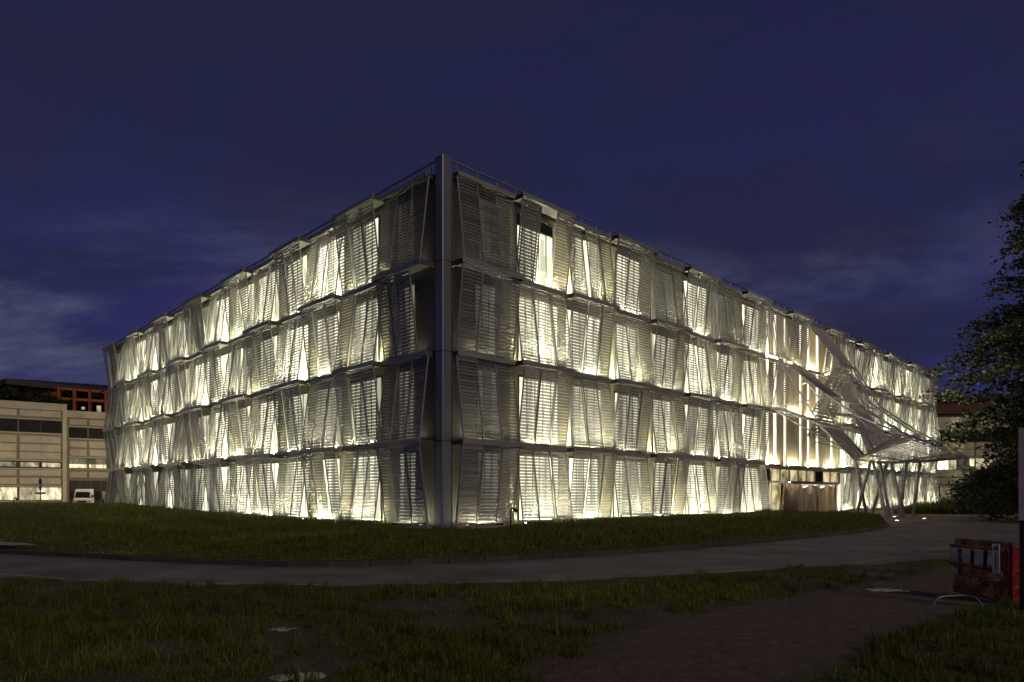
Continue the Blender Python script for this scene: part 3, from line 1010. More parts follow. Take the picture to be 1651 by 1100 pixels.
def louvre_panel(c0, c1, c2, c3, nsl=14, name='louvre_panel', nrib=3, solid=0.80, parent=None):
    """Panel between the corners c0,c1 (one end) and c3,c2 (other end); slats run from side to side."""
    c0, c1, c2, c3 = [Vector(c) - cano_loc for c in (c0, c1, c2, c3)]
    nrm = (c1 - c0).cross(c3 - c0).normalized()
    g = MB()

    def P(u, v):
        return (c0 * (1 - u) + c1 * u) * (1 - v) + (c3 * (1 - u) + c2 * u) * v

    def bar(a, b, w, d):
        x = (b - a).normalized(); y = nrm.cross(x).normalized() * w / 2; zz = nrm * d / 2
        g.hexa([a - y - zz, b - y - zz, b + y - zz, a + y - zz, a - y + zz, b - y + zz, b + y + zz, a + y + zz])
    bar(P(0, 0), P(1, 0), 0.09, 0.10); bar(P(0, 1), P(1, 1), 0.09, 0.102)
    for i in range(nrib + 1):
        bar(P(i / nrib, 0.005), P(i / nrib, 0.995), 0.07, 0.09)
    o = g.obj(name, M['frame'], cano)
    g = MB()
    for j in range(nsl):
        v0 = 0.012 + 0.976 * j / nsl; v1 = v0 + 0.976 / nsl * solid
        tilt = nrm * 0.02
        g.hexa([P(0.01, v0) - tilt, P(0.99, v0) - tilt, P(0.99, v1) + tilt, P(0.01, v1) + tilt,
                P(0.01, v0) - tilt + nrm * 0.012, P(0.99, v0) - tilt + nrm * 0.012, P(0.99, v1) + tilt + nrm * 0.012, P(0.01, v1) + tilt + nrm * 0.012])
    g.obj('louvre_slats', M['slat_dense'], o, kind='stuff')
    return o


def F(t, o, z):
    return fp('R', t, o, z)


K = [S0['R'] + k * BAY for k in range(21)]
e_ = 0.06
# upper folds hanging off the front
louvre_panel(F(K[10] + e_, OIN, 17.9), F(K[11] - e_, OIN, 17.9), F(K[11] - e_, 3.0, 14.0), F(K[10] + e_, 3.15, 14.0), 18)
louvre_panel(F(K[10] + e_, 3.12, 13.9), F(K[11] - e_, 2.95, 13.9), F(K[11] - e_, 1.0, 9.6), F(K[10] + e_, 1.0, 9.6), 16)
louvre_panel(F(K[9] + e_, OIN, 13.45), F(K[10] - e_, OIN, 13.45), F(K[10] - e_, 3.6, 10.4), F(K[9] + e_, 3.8, 10.4), 17)
louvre_panel(F(K[9] + e_, 3.78, 10.3), F(K[10] - e_, 3.55, 10.3), F(K[10] - e_, 2.2, 6.9), F(K[9] + e_, 2.2, 6.9), 13)
louvre_panel(F(K[11] + e_, OIN, 13.4), F(K[12] - e_, OIN, 13.4), F(K[12] - e_, 3.2, 9.6), F(K[11] + e_, 3.3, 9.6), 17)
louvre_panel(F(K[10] + e_, 1.1, 9.5), F(K[11] - e_, 1.1, 9.5), F(K[11] - e_, 4.5, 8.9), F(K[10] + e_, 4.64, 8.9), 14)
louvre_panel(F(K[10] + e_, 4.66, 8.8), F(K[11] - e_, 4.6, 8.8), F(K[11] - e_, 5.9, 5.7), F(K[10] + e_, 5.75, 5.5), 14)
louvre_panel(F(K[11] + e_, 3.3, 9.5), F(K[12] - e_, 3.2, 9.5), F(K[12] - e_, 5.6, 6.2), F(K[11] + e_, 5.9, 5.9), 14)
# slab folding down to the first legs
louvre_panel(at(1318, 684, 61.0), at(1352, 690, 62.0), at(1392, 735, 60.4), at(1378, 741, 60.0), 14, solid=0.8)
# wide roof leaves over the plaza, turned up at the outer edge
louvre_panel(at(1378, 741, 60.0), at(1471, 710, 54.0), at(1529, 731, 54.0), at(1440, 747, 59.0), 11, nrib=4, solid=0.62)
louvre_panel(at(1442, 747, 58.9), at(1530, 731.5, 54.1), at(1560, 737, 56.0), at(1467, 745, 58.0), 6, nrib=3, solid=0.62)
louvre_panel(at(1394, 734, 60.2), at(1466, 708, 54.3), at(1462, 699, 57.5), at(1420, 716, 61.0), 9, nrib=3, solid=0.6)
# steel tubes
tubes = [
    [F(K[8] + 0.9, 1.15, 13.5), at(1322, 685, 59.0), at(1378, 741, 60.0)],
    [F(K[9] + 0.2, 1.0, 13.5), at(1352, 688, 60.3), at(1394, 734, 60.2)],
    [F(K[10] + e_, 3.15, 14.0), at(1384, 634, 61.5), at(1400, 662, 60.5)],
    [F(K[11] - e_, 3.0, 14.0), at(1403, 650, 60.8), at(1460, 688, 57.0), at(1518, 727, 53.9)],
    [F(K[11], 3.2, 13.9), at(1418, 655, 62.0), at(1480, 696, 57.0), at(1560, 737, 56.0)],
    [F(K[9] + e_, 3.8, 10.4), at(1377, 668, 60.2), at(1450, 698, 56.5), at(1512, 722, 53.9)],
    [F(K[10] - e_, 3.6, 10.4), at(1412, 671, 60.5), at(1471, 710, 54.0)],
    [at(1345, 640, 60.2), at(1378, 652, 61.0), at(1412, 660, 61.5)],
    [at(1377, 668, 60.2), at(1400, 690, 60.0), at(1440, 697, 60.5), at(1471, 709, 54.1)],
    [at(1318, 684, 59.5), at(1352, 692, 60.0), at(1408, 698, 60.0), at(1455, 704, 55.5)],
    [F(K[7] + 3.9, 1.0, 9.05), at(1262, 661, 57.5), at(1296, 673, 58.2), at(1330, 686, 59.0), at(1352, 690, 60.3)],
    [F(K[8] + 0.6, 1.0, 9.0), at(1290, 686, 58.5), at(1362, 724, 59.8), at(1378, 741, 60.0)],
    [at(1306, 690, 59.0), at(1312, 712, 60.0), at(1372, 728, 60.5)],
    [at(1471, 745, 57.9), at(1500, 743.0, 57.4), at(1540, 739.5, 56.5), at(1560, 737, 56.0)],
    [at(1413, 746, 59.4), at(1467, 745, 58.0)],
    [at(1400, 662, 60.5), at(1455, 697, 56.8), at(1512, 722, 53.9)],
    [F(K[8] + 3.6, 0.1, 9.7), at(1306, 645, 60.0)],
    [F(K[9] + 3.6, 0.1, 12.0), at(1337, 598, 63.0)],
]
rad = [0.075, 0.075, 0.08, 0.085, 0.085, 0.085, 0.08, 0.07, 0.08, 0.07, 0.13, 0.07, 0.06, 0.12, 0.10, 0.08, 0.06, 0.06]
for pts, r in zip(tubes, rad):
    g = MB(); g.tube([Vector(p) - cano_loc for p in pts], r, 8)
    g.obj('tube', M['steel'], cano, smooth_shade=True)
# leaning legs
legs = [((1379, 741, 60.0), (1397, 61.0)), ((1404, 744, 59.6), (1381, 60.5)), ((1407, 744, 59.5), (1429, 55.5)), ((1419, 745, 59.3), (1434, 56.2)),
        ((1430, 746, 59.2), (1406, 60.0)), ((1437, 747, 59.0), (1457, 56.0)), ((1462, 745.5, 58.2), (1451, 58.2)), ((1484, 744, 57.7), (1472, 57.0))]
for (top, (px, Y)) in legs:
    foot = Vector(((px - 825.5) / 1100.7 * Y, Y, 0.0))
    g = MB(); g.tube([foot - cano_loc, at(*top) + UP * 0.05 - cano_loc], 0.135, 10, 0.12)
    lg = g.obj('leg', M['steel'], cano, smooth_shade=True)
    g = MB(); f = foot - cano_loc; g.tube([f + UP * 0.0065, f + UP * 0.03], 0.2, 12)
    g.obj('base_plate', M['steel'], lg)

# in-ground lights in the plaza
for i, (px, py) in enumerate(((1442, 833), (1446, 839), (1490, 836))):
    p = gp(px, py, 0.03)
    t = thing('ground_light', ['farthest of the round uplights sunk in the plaza paving, by the canopy legs', 'round uplight sunk in the plaza paving closest to the grass edge', 'round uplight sunk in the open plaza paving, away from the legs'][i], 'light', (p.x, p.y, 0.006), 'uplights in the plaza paving')
    g = MB(); n = 16
    g.tube([(0, 0, 0.0), (0, 0, 0.02)], 0.14, 16)
    g.obj('rim', M['steel'], t)
    g = MB(); g.v = [(0.115 * math.cos(2 * math.pi * k / n), 0.115 * math.sin(2 * math.pi * k / n), 0.023) for k in range(n)]; g.f = [tuple(range(n))]
    g.obj('lens', M['uplight'], t)
    ld = bpy.data.lights.new('uplight_lamp', 'SPOT'); ld.energy = 2600; ld.spot_size = math.radians(84); ld.spot_blend = 0.6; ld.shadow_soft_size = 0.08; ld.color = (1.0, 0.90, 0.78)
    lo = bpy.data.objects.new('uplight_lamp', ld); COL.objects.link(lo); lo.parent = t
    lo.location = (0, 0, 0.06); lo.rotation_euler = (math.radians(180), 0, 0)

# ------------------------------------------------------------------ concrete office blocks behind
def office(name, label, p0, p1, rows, bays, parapet, depth, base_z=0.0, joint=0.16):
    """p0, p1: plan ends of the front (left to right); rows: (kind, z0, z1); bays: list of (s0, s1, n modules)."""
    p0, p1 = Vector((p0[0], p0[1], 0)), Vector((p1[0], p1[1], 0))
    a = (p1 - p0).normalized(); n = Vector((a.y, -a.x, 0)); Lf = (p1 - p0).length
    root = thing(name, label, 'building', p0)

    def bx(mb, s0, s1, o0, o1, z0, z1):
        mb.hexa([a * s + n * o + UP * z for z in (z0, z1) for (s, o) in ((s0, o1), (s1, o1), (s1, o0), (s0, o0))])
        return mb
    bx(MB(), 0, Lf, -depth, 0.0, -0.3, parapet).obj('wall', M['concrete_joint'], root)
    bx(MB(), -0.05, Lf + 0.05, -0.4, 0.16, parapet - 0.85, parapet + 0.08).obj('parapet', M['concrete'], root)
    for kind, z0, z1 in rows:
        for (s0, s1, nm_) in bays:
            if kind == 'panel':
                for i in range(nm_):
                    x0 = s0 + joint + (s1 - s0 - 2 * joint) * i / nm_; x1 = s0 + joint + (s1 - s0 - 2 * joint) * (i + 1) / nm_
                    g = MB(); bx(g, x0 + 0.012, x1 - 0.012, 0.0, 0.10, z0, z1)
                    o = g.obj('panel', M['concrete'], root)
                    g = MB(); bx(g, x0 + 0.15, x1 - 0.15, 0.10, 0.135, z0 + 0.12, z1 - 0.12)
                    g.obj('panel_face', M['concrete'], o)
            else:
                bx(MB(), s0 + 0.02, s1 - 0.02, 0.0, 0.14, z0 - 0.16, z0 - 0.02).obj('sill', M['concrete'], root)
                bx(MB(), s0 + 0.02, s1 - 0.02, 0.0, 0.14, z1 + 0.02, z1 + 0.16).obj('lintel', M['concrete'], root)
                for i in range(nm_):
                    x0 = s0 + 0.05 + (s1 - s0 - 0.1) * i / nm_; x1 = s0 + 0.05 + (s1 - s0 - 0.1) * (i + 1) / nm_
                    fr = MB(); t = 0.16 if kind == 'slot' else 0.07
                    for (u0, u1, v0, v1) in ((x0, x0 + t, z0, z1), (x1 - t, x1, z0, z1), (x0 + t, x1 - t, z0, z0 + t), (x0 + t, x1 - t, z1 - t, z1)):
                        bx(fr, u0, u1, 0.004, 0.06, v0, v1)
                    w = fr.obj('window', M['dark'], root)
                    lit = {'dark': 0.0, 'slot': random.uniform(0.25, 0.6), 'lit': random.choice((0.06, 0.15, 0.45, 0.9)), 'half': 0.9 if i == 0 else 0.06}[kind]
                    zt = z0 + (z1 - z0) * 0.45 if kind == 'half' else z1
                    if lit > 0.03:
                        g = MB(); bx(g, x0 + t, x1 - t, 0.003, 0.02, z0 + t, zt - t); g.obj('pane', M['roomwarm'], w, power=lit)
                        if kind == 'half':
                            g = MB(); bx(g, x0 + t, x1 - t, 0.003, 0.02, zt - t + 0.02, z1 - t); g.obj('pane', M['roomwarm'], w, power=0.14)
                    else:
                        g = MB(); bx(g, x0 + t, x1 - t, 0.003, 0.02, z0 + t, z1 - t); g.obj('pane', M['glass_dark'], w)
    return root, a, n, bx


pA1 = at(107, 800, 91.0); pA0 = at(-130, 800, 82.5)
LfA = (Vector((pA1.x, pA1.y)) - Vector((pA0.x, pA0.y))).length
bw = 4.75
baysA = []
s = LfA - 0.45
while s > 0.5:
    baysA.append((max(0.1, s - bw), s, 2)); s -= bw
rootA, aA, nA, bxA = office('concrete_office', 'long beige precast concrete office with dark window bands at the left edge', (pA0.x, pA0.y), (pA1.x, pA1.y),
       [('panel', 11.95, 12.75), ('dark', 9.85, 11.5), ('panel', 8.5, 9.4), ('panel', 7.4, 8.3), ('panel', 6.4, 7.25), ('slot', 5.2, 6.1), ('panel', 4.2, 4.95), ('panel', 3.1, 3.9), ('lit', 1.0, 2.75)],
       baysA, 13.7, 14)
g = MB(); bxA(g, LfA - 0.42, LfA + 0.02, 0.0, 0.22, -0.2, 12.83); g.obj('end_pier', M['concrete'], rootA)

pB0 = pA1 + Vector((aA.x, aA.y, 0)) * 0.05 - nA * 0.9; pB0.z = 0
pB1 = pB0 + aA * 17
rootB, aB, nB, bxB = office('concrete_annexe', 'lower beige concrete wing with a garage, set back beside the long office', (pB0.x, pB0.y), (pB1.x, pB1.y),
       [('panel', 11.2, 12.0), ('dark', 9.4, 10.85), ('panel', 8.15, 9.0), ('panel', 7.0, 7.9), ('half', 5.3, 6.7), ('panel', 4.05, 4.85)],
       [(0.2, 2.45, 1), (2.45, 6.9, 2), (6.9, 11.4, 2)], 13.0, 12)
# garage front: dark folding leaves with a glazed strip
for i in range(5):
    x0 = 0.3 + i * 1.25
    g = MB(); bxB(g, x0, x0 + 1.2, 0.0, 0.05, 0, 3.65); gd = g.obj('garage_leaf', M['black_roof'], rootB)
    g = MB(); bxB(g, x0 + 0.1, x0 + 1.1, 0.051, 0.07, 1.1, 2.2); g.obj('leaf_pane', M['roomwarm'] if i > 2 else M['glass_dark'], gd, power=0.10)

# roof-top hall with orange trusses behind the parapets
hall_loc = at(60, 800, 103); hall_loc.z = 12.0
hall = thing('rooftop_hall', 'dark roofed hall with bright orange steel trusses above the concrete offices', 'building', hall_loc)


def hb(mb, px0, px1, y0, y1, Y0, Y1):
    """Block between two columns of the hall front, tapering with the perspective the photograph shows."""
    p = []
    for yy in (y1, y0):
        p += [at(px0, yy[0] if isinstance(yy, tuple) else yy, Y0), at(px1, yy[1] if isinstance(yy, tuple) else yy, Y1)]
    a, b, c, d = p
    back = Vector((0.1, 1, 0)) * 0.35
    mb.hexa([v - hall_loc for v in (a, b, b + back, a + back, c, d, d + back, c + back)])
    return mb


g = MB()
rl0, rl1, rr0, rr1 = at(10, 610, 99), at(10, 619, 99), at(215, 633, 108), at(215, 640, 108)
bk = Vector((6, 22, 2.2))
g.hexa([v - hall_loc for v in (rl1, rr1, rr1 + bk, rl1 + bk, rl0, rr0, rr0 + bk, rl0 + bk)])
g.obj('roof', M['black_roof'], hall)
g = MB()
q0, q1 = at(-60, 634, 101), at(-60, 642, 101)
g.hexa([v - hall_loc for v in (q1, rl1 + Vector((-0.05, 0, 0)), rl1 + bk, q1 + bk, q0, rl0 + Vector((-0.05, 0, 0)), rl0 + bk, q0 + bk)])
g.obj('roof_slope', M['black_roof'], hall)
g = MB(); hb(g, 36, 215, (617, 636), (665, 668), 104, 112); g.obj('back_wall', M['black_roof'], hall)
for (px0, px1, y0, y1) in ((92, 215, (624.5, 634), (627.5, 638)), (92, 215, (640, 648), (644, 652))):
    hb(MB(), px0, px1, y0, y1, 102, 107).obj('truss_beam', M['orange'], hall)
for px in (94, 119, 144, 170, 195):
    f = (px - 92) / 123
    hb(MB(), px - 1.6, px + 1.6, 624 + 10 * f, 664 + 4 * f, 101.8 + 5 * f, 101.9 + 5 * f).obj('truss_post', M['orange'], hall)
hb(MB(), 38, 92, (620, 624.5), (634, 640), 102.6, 102.8).obj('orange_panel', M['orange'], hall)
for (xa, ya, xb, yb) in ((50, 632, 67, 622), (67, 622, 90, 640), (97, 628, 118, 640), (146, 641, 168, 630), (60, 636, 78, 624), (146, 631, 168, 645)):
    g = MB(); g.tube([at(xa, ya, 102.2) - hall_loc, at(xb, yb, 102.3) - hall_loc], 0.09, 6); g.obj('truss_brace', M['black_roof'], hall)
for (xa, xb, ya, yb) in ((131, 134, 656, 660), (156, 160, 654, 665)):
    hb(MB(), xa, xb, ya, yb, 101.2, 101.3).obj('lit_pane', M['roomwarm'], hall, power=0.45)

# building on the right
rootR, aR, nR, bxR = office('dim_office', 'dim concrete office with lit upper windows behind the big tree', (60.0, 100.5), (92.0, 97.0),
       [('panel', 11.2, 12.2), ('dark', 9.4, 11.0), ('panel', 8.4, 9.2), ('panel', 7.4, 8.3), ('lit', 5.35, 7.1), ('panel', 4.35, 5.2), ('panel', 3.3, 4.2), ('lit', 1.25, 3.0)],
       [(0.3, 7.6, 3), (7.6, 12.6, 2), (12.6, 17.6, 2), (17.6, 22.6, 2)], 13.0, 10)
g = MB(); bxR(g, 2.5, 3.9, 0.03, 0.07, 5.45, 7.0); g.obj('bright_pane', M['roomwarm'], rootR, power=2.6)
g = MB(); bxR(g, 6.9, 7.5, 0.03, 0.07, 5.9, 7.0); g.obj('bright_pane', M['roomwarm'], rootR, power=1.2)
for s_ in (6.2, 7.7):
    g = MB(); bxR(g, s_, s_ + 0.7, 0.1, 0.6, 0, 4.2); g.obj('pier', M['concrete'], rootR)
g = MB(); bxR(g, 0, 31, -9, -4, 13.1, 14.0); g.obj('roof_wall', M['black_roof'], rootR)
g = MB(); bxR(g, 0, 31, -4.2, -3.8, 14.0, 16.2); g.obj('orange_band', M['orange_shade'], rootR)
g = MB(); bxR(g, -0.3, 31.3, -9, -3.0, 16.2, 16.7); g.obj('roof', M['black_roof'], rootR)

# ------------------------------------------------------------------ delivery van by the garage
vl = at(135, 800, 84); vl.z = 0.15
van = thing('delivery_van', 'white delivery van parked nose out in front of the dark garage', 'van', vl)
van.scale = (0.92, 0.92, 0.92)
van.rotation_euler = (0, 0, math.radians(27))
# local: -y is the nose, x across
g = MB()
prof = [(-2.3, 0.45), (-2.35, 0.75), (-2.2, 1.05), (-1.55, 1.28), (-0.95, 2.15), (-0.6, 2.45), (2.5, 2.5), (2.6, 2.3), (2.6, 0.45)]
nseg = len(prof)
for sx, ins in ((-1.0, 0), (-0.96, 0), (0.96, 0), (1.0, 0)):
    for (y, z) in prof:
        sh = 1 - 0.10 * smooth(z, 1.1, 2.5)
        g.v.append((sx * sh, y + (0.04 if abs(sx) == 1.0 else 0), z - (0.03 if abs(sx) == 1.0 and z > 1 else 0)))
for r_ in range(3):
    for i in range(nseg):
        j = (i + 1) % nseg
        g.f.append((r_ * nseg + i, r_ * nseg + j, (r_ + 1) * nseg + j, (r_ + 1) * nseg + i))
g.f.append(tuple(range(nseg))); g.f.append(tuple(3 * nseg + i for i in reversed(range(nseg))))
body = g.obj('body', M['white'], van)
g = MB(); g.quad((-0.84, -1.53, 1.33), (0.84, -1.53, 1.33), (0.76, -1.02, 2.08), (-0.76, -1.02, 2.08)); g.v = [(x, y - 0.03, z + 0.02) for x, y, z in g.v]
g.obj('windscreen', M['glass_dark'], van)
for sx in (-1, 1):
    g = MB(); g.box(sx * 0.86 - 0.12, sx * 0.86 + 0.12, -2.36, -2.2, 0.72, 0.98); g.obj('headlight', M['steel'], van)
    g = MB(); g.box(sx * 1.12 - 0.1, sx * 1.12 + 0.1, -1.45, -1.33, 1.35, 1.65); g.obj('mirror', M['rubber'], van)
    g = MB(); g.quad((sx * 0.985, -1.3, 1.35), (sx * 0.985, -0.3, 1.35), (sx * 0.94, -0.3, 2.0), (sx * 0.94, -0.9, 2.0)); g.v = [(x + sx * 0.03, y, z) for x, y, z in g.v]; g.obj('side_window', M['glass_dark'], van)
    for yy in (-1.45, 1.6):
        g = MB(); g.tube([(sx * 0.82, yy, 0.33), (sx * 1.01, yy, 0.33)], 0.33, 18); wl = g.obj('wheel', M['rubber'], van)
        g = MB(); g.tube([(sx * 1.012, yy, 0.33), (sx * 1.02, yy, 0.33)], 0.19, 14); g.obj('rim', M['steel'], wl)
g = MB(); g.box(-0.95, 0.95, -2.44, -2.30, 0.36, 0.62); g.obj('bumper', M['rubber'], van)
g = MB(); g.box(-0.5, 0.5, -2.385, -2.33, 0.72, 0.94); g.obj('grille', M['rubber'], van)

# road sign in front of the long office
p = at(65.5, 800, 70); p.z = 0.35
sg = thing('road_sign', 'tall thin post with a dark blue sign and a low cross plate before the office', 'sign', p)
g = MB(); g.tube([(0, 0, 0), (0, 0, 3.45)], 0.04, 8); g.obj('post', M['galv'], sg)
g = MB(); n = 20
for y in (-0.07, -0.05):
    g.v += [(0.17 * math.cos(2 * math.pi * k / n), y, 2.75 + 0.34 * math.sin(2 * math.pi * k / n)) for k in range(n)]
g.f = [tuple(range(n)), tuple(reversed(range(n, 2 * n)))] + [(k, n + k, n + (k + 1) % n, (k + 1) % n) for k in range(n)]
g.obj('sign_plate', M['blue'], sg)
g = MB(); g.box(-0.12, 0.12, -0.06, -0.045, 1.9, 2.3); g.obj('lower_plate', M['blue'], sg)
g = MB(); g.box(-0.55, 0.55, -0.06, -0.045, 1.45, 1.65); g.obj('cross_plate', M['signgrey'], sg)

# street lamps that light the office fronts: one hidden behind the far end of the louvres, one beyond the frame
for i, (x, y, lab) in enumerate(((-48.6, 86.0, 'street lamp behind the far end of the louvred building by the garage'), (-68.0, 73.0, 'street lamp on the grass bank before the long office'))):
    t = thing('street_lamp', lab, 'street lamp', (x, y, 0), 'street lamps by the offices')
    g = MB(); g.tube([(0, 0, -0.1), (0, 0, 6.2)], 0.09, 10, 0.06); g.obj('post', M['galv'], t, smooth_shade=True)
    g = MB(); g.tube([(0, 0, 6.2), (-0.1, 0.2, 6.5), (-0.25, 0.6, 6.6)], 0.05, 8); g.obj('arm', M['galv'], t, smooth_shade=True)
    g = MB(); g.hexa([Vector(q) for q in ((-0.45, 0.5, 6.56), (-0.05, 0.5, 6.56), (-0.1, 1.15, 6.56), (-0.4, 1.15, 6.56), (-0.4, 0.55, 6.68), (-0.1, 0.55, 6.68), (-0.15, 1.1, 6.66), (-0.35, 1.1, 6.66))]); hd = g.obj('lamp_head', M['galv'], t)
    g = MB(); g.quad((-0.38, 0.6, 6.555), (-0.12, 0.6, 6.555), (-0.15, 1.08, 6.555), (-0.35, 1.08, 6.555)); g.obj('lens', M['uplight'], hd)
    ld = bpy.data.lights.new('street_lamp_light', 'POINT'); ld.energy = (1500, 2600)[i]; ld.shadow_soft_size = 0.15; ld.color = (1.0, 0.86, 0.58)
    lo = bpy.data.objects.new('street_lamp_light', ld); COL.objects.link(lo); lo.parent = t; lo.location = (-0.25, 0.85, 6.42)

# ------------------------------------------------------------------ garden lamps (unlit, swan neck)
for i, (px, py, Y, zb, h, lab) in enumerate(((823.5, 858, 31.6, 0.1, 1.05, 'small black swan-neck garden lamp standing before the louvres near the corner'),
                                            (22, 818, 62, 0.55, 0.95, 'small black swan-neck garden lamp on the grass bank before the concrete office'))):
    b = at(px, 800, Y); b.z = zb
    t = thing('garden_lamp', lab, 'lamp', b, 'unlit garden lamps')
    s = 1.0
    pts = [(0, 0, -0.1), (0, 0, h - 0.12)] + [(0.09 - 0.09 * math.cos(a), 0, h - 0.12 + 0.11 * math.sin(a)) for a in np.linspace(0.3, 2.3, 7)]
    g = MB(); g.tube(pts, 0.032, 8); g.obj('stem', M['rubber'], t, smooth_shade=True)
    e0 = Vector(pts[-1]); dr = (Vector(pts[-1]) - Vector(pts[-2])).normalized()
    g = MB(); g.tube([e0 - dr * 0.02, e0 + dr * 0.06, e0 + dr * 0.2], 0.05, 10, 0.10); g.obj('lamp_head', M['rubber'], t, smooth_shade=True)
    g = MB(); g.tube([(0, 0, -0.02), (0, 0, 0.02)], 0.09, 12); g.obj('base_plate', M['rubber'], t)

# ------------------------------------------------------------------ red barrier and dark post on the right
bl, br = at(1541, 960, 12.2), at(1633, 976, 11.0)
bl.z = br.z = 0.0
bax = (br - bl).normalized(); bln = (br - bl).length; ban = Vector((bax.y, -bax.x, 0))
bar = thing('red_barrier', 'crumpled red plastic barrier with four pale reflector patches and a white strip', 'barrier', bl)


def B(s, o, z):
    return bax * s + ban * o + UP * z


def crumple_sheet(s0, s1, z0, z1, o, amp, seed, ns=26, nz=16, slope=0.0, thick=0.03):
    g = MB()
    for lay in (0, 1):
        for i in range(ns + 1):
            for j in range(nz + 1):
                s = s0 + (s1 - s0) * i / ns; z = z0 + (z1 - z0) * j / nz + slope * (1 - j / nz) * i / ns
                w = amp * (mnoise.noise(Vector((s * 4.5, z * 3.0, seed))) + 0.5 * mnoise.noise(Vector((s * 12, z * 7, seed + 3))))
                g.v.append(tuple(B(s, o + w - thick * lay, z)))
    nn = (ns + 1) * (nz + 1)
    for i in range(ns):
        for j in range(nz):
            q = i * (nz + 1) + j
            g.f.append((q, q + nz + 1, q + nz + 2, q + 1)); g.f.append((nn + q, nn + q + 1, nn + q + nz + 2, nn + q + nz + 1))
    edge = [i * (nz + 1) for i in range(ns + 1)] + [ns * (nz + 1) + j for j in range(1, nz + 1)] + [i * (nz + 1) + nz for i in range(ns - 1, -1, -1)] + [j for j in range(nz - 1, 0, -1)]
    for a, b in zip(edge, edge[1:] + edge[:1]):
        g.f.append((a, nn + a, nn + b, b))
    return g


crumple_sheet(0.0, bln, 0.06, 0.62, 0.05, 0.035, 3, slope=-0.02).obj('skirt', M['red'], bar, smooth_shade=True)
crumple_sheet(-0.02, bln + 0.01, 0.55, 0.92, 0.10, 0.022, 8).obj('front_board', M['red'], bar, smooth_shade=True)
g = crumple_sheet(-0.01, bln, 0.90, 1.02, 0.02, 0.03, 5, nz=6, thick=0.05); g.obj('top_fold', M['red'], bar, smooth_shade=True)
for i in range(4):
    s0 = 0.035 + i * 0.275
    crumple_sheet(s0, s0 + 0.20, 0.60, 0.865, 0.145, 0.014, 20 + i, 10, 10, thick=0.012).obj('reflector_patch', M['white_plastic'], bar, smooth_shade=True)
g = crumple_sheet(bln - 0.21, bln - 0.07, 0.50, 0.99, 0.175, 0.006, 33, 6, 12, thick=0.01); strip = g.obj('white_strip', M['white'], bar, smooth_shade=True)
# printed marks on the strip: a pictogram and small dark glyphs
g = MB(); o_ = 0.186
g.tri(B(bln - 0.19, o_, 0.90), B(bln - 0.10, o_, 0.90), B(bln - 0.12, o_, 0.965)); g.quad(B(bln - 0.18, o_, 0.885), B(bln - 0.10, o_, 0.885), B(bln - 0.10, o_, 0.897), B(bln - 0.18, o_, 0.897))
for j in range(6):
    z = 0.82 - j * 0.05
    g.quad(B(bln - 0.155, o_, z), B(bln - 0.125, o_, z), B(bln - 0.122 - 0.01 * (j % 2), o_, z + 0.032), B(bln - 0.150, o_, z + 0.032))
g.obj('print', M['letter'], strip)
crumple_sheet(0.06, 0.18, 0.38, 0.49, 0.105, 0.006, 40, 5, 5, thick=0.008).obj('small_label', M['white_plastic'], bar, smooth_shade=True)
g = MB()     # return side on the right
for lay in range(2):
    pass
g.hexa([B(bln + 0.0, 0.08, 0.05), B(bln + 0.05, 0.05, 0.05), B(bln + 0.10, -0.55, 0.05), B(bln + 0.05, -0.55, 0.05), B(bln, 0.08, 0.97), B(bln + 0.05, 0.05, 0.97), B(bln + 0.10, -0.55, 0.80), B(bln + 0.05, -0.55, 0.80)])
g.obj('side_board', M['red'], bar)
hp = [at(1503, 979, 10.95), at(1511, 966, 10.95), at(1524, 961.5, 10.95), at(1565, 961.5, 10.9), at(1575, 966, 10.85), at(1585, 980, 10.8)]
hp = [Vector((p.x, p.y, max(p.z, 0.0))) for p in hp]
sm_ = cat_rom(hp, 24)
g = MB(); g.tube([p - bl for p in sm_], 0.018, 8); g.obj('foot_hoop', M['galv'], bar, smooth_shade=True)
g = MB(); g.tube([B(0.02, -0.03, 0.0), B(0.02, -0.03, 0.95)], 0.02, 8); g.obj('upright', M['galv'], bar)
g = MB(); g.tube([B(bln - 0.02, -0.03, 0.0), B(bln - 0.02, -0.03, 0.95)], 0.02, 8); g.obj('upright', M['galv'], bar)

pp = gp(1651, 990, 0.0)
post = thing('site_sign', 'tall narrow pale board on a black post at the edge beside the red barrier', 'sign', pp)
post.rotation_euler = (0, 0, math.radians(-37))
g = MB(); g.box(-0.055, 0.30, -0.05, 0.05, 0.02, 1.40); g.obj('post', M['rubber'], post)
g = MB(); g.box(-0.065, 0.36, -0.06, 0.06, 1.41, 2.80); g.obj('board', M['board'], post)
g = MB(); g.box(-0.15, 0.5, -0.18, 0.18, 0, 0.05); g.obj('foot', M['rubber'], post)

# ------------------------------------------------------------------ trees and shrubs
def leaf_mesh(name, pts, nrm_bias, size, tones, rng):
    """One small bent quad per point."""
    n = len(pts)
    d1 = rng.normal(size=(n, 3)); d1[:, 2] *= 0.5; d1 /= np.linalg.norm(d1, axis=1)[:, None]
    d2 = rng.normal(size=(n, 3)); d2 -= (d2 * d1).sum(1)[:, None] * d1; d2 /= np.linalg.norm(d2, axis=1)[:, None]
    s = size * rng.uniform(0.6, 1.3, n)[:, None]
    a = pts - d1 * s; b = pts + d2 * s * 0.45; c = pts + d1 * s; d = pts - d2 * s * 0.45
    v = np.stack([a, b, c, d], 1).reshape(-1, 3)
    return v, np.repeat(tones, 4, axis=0)


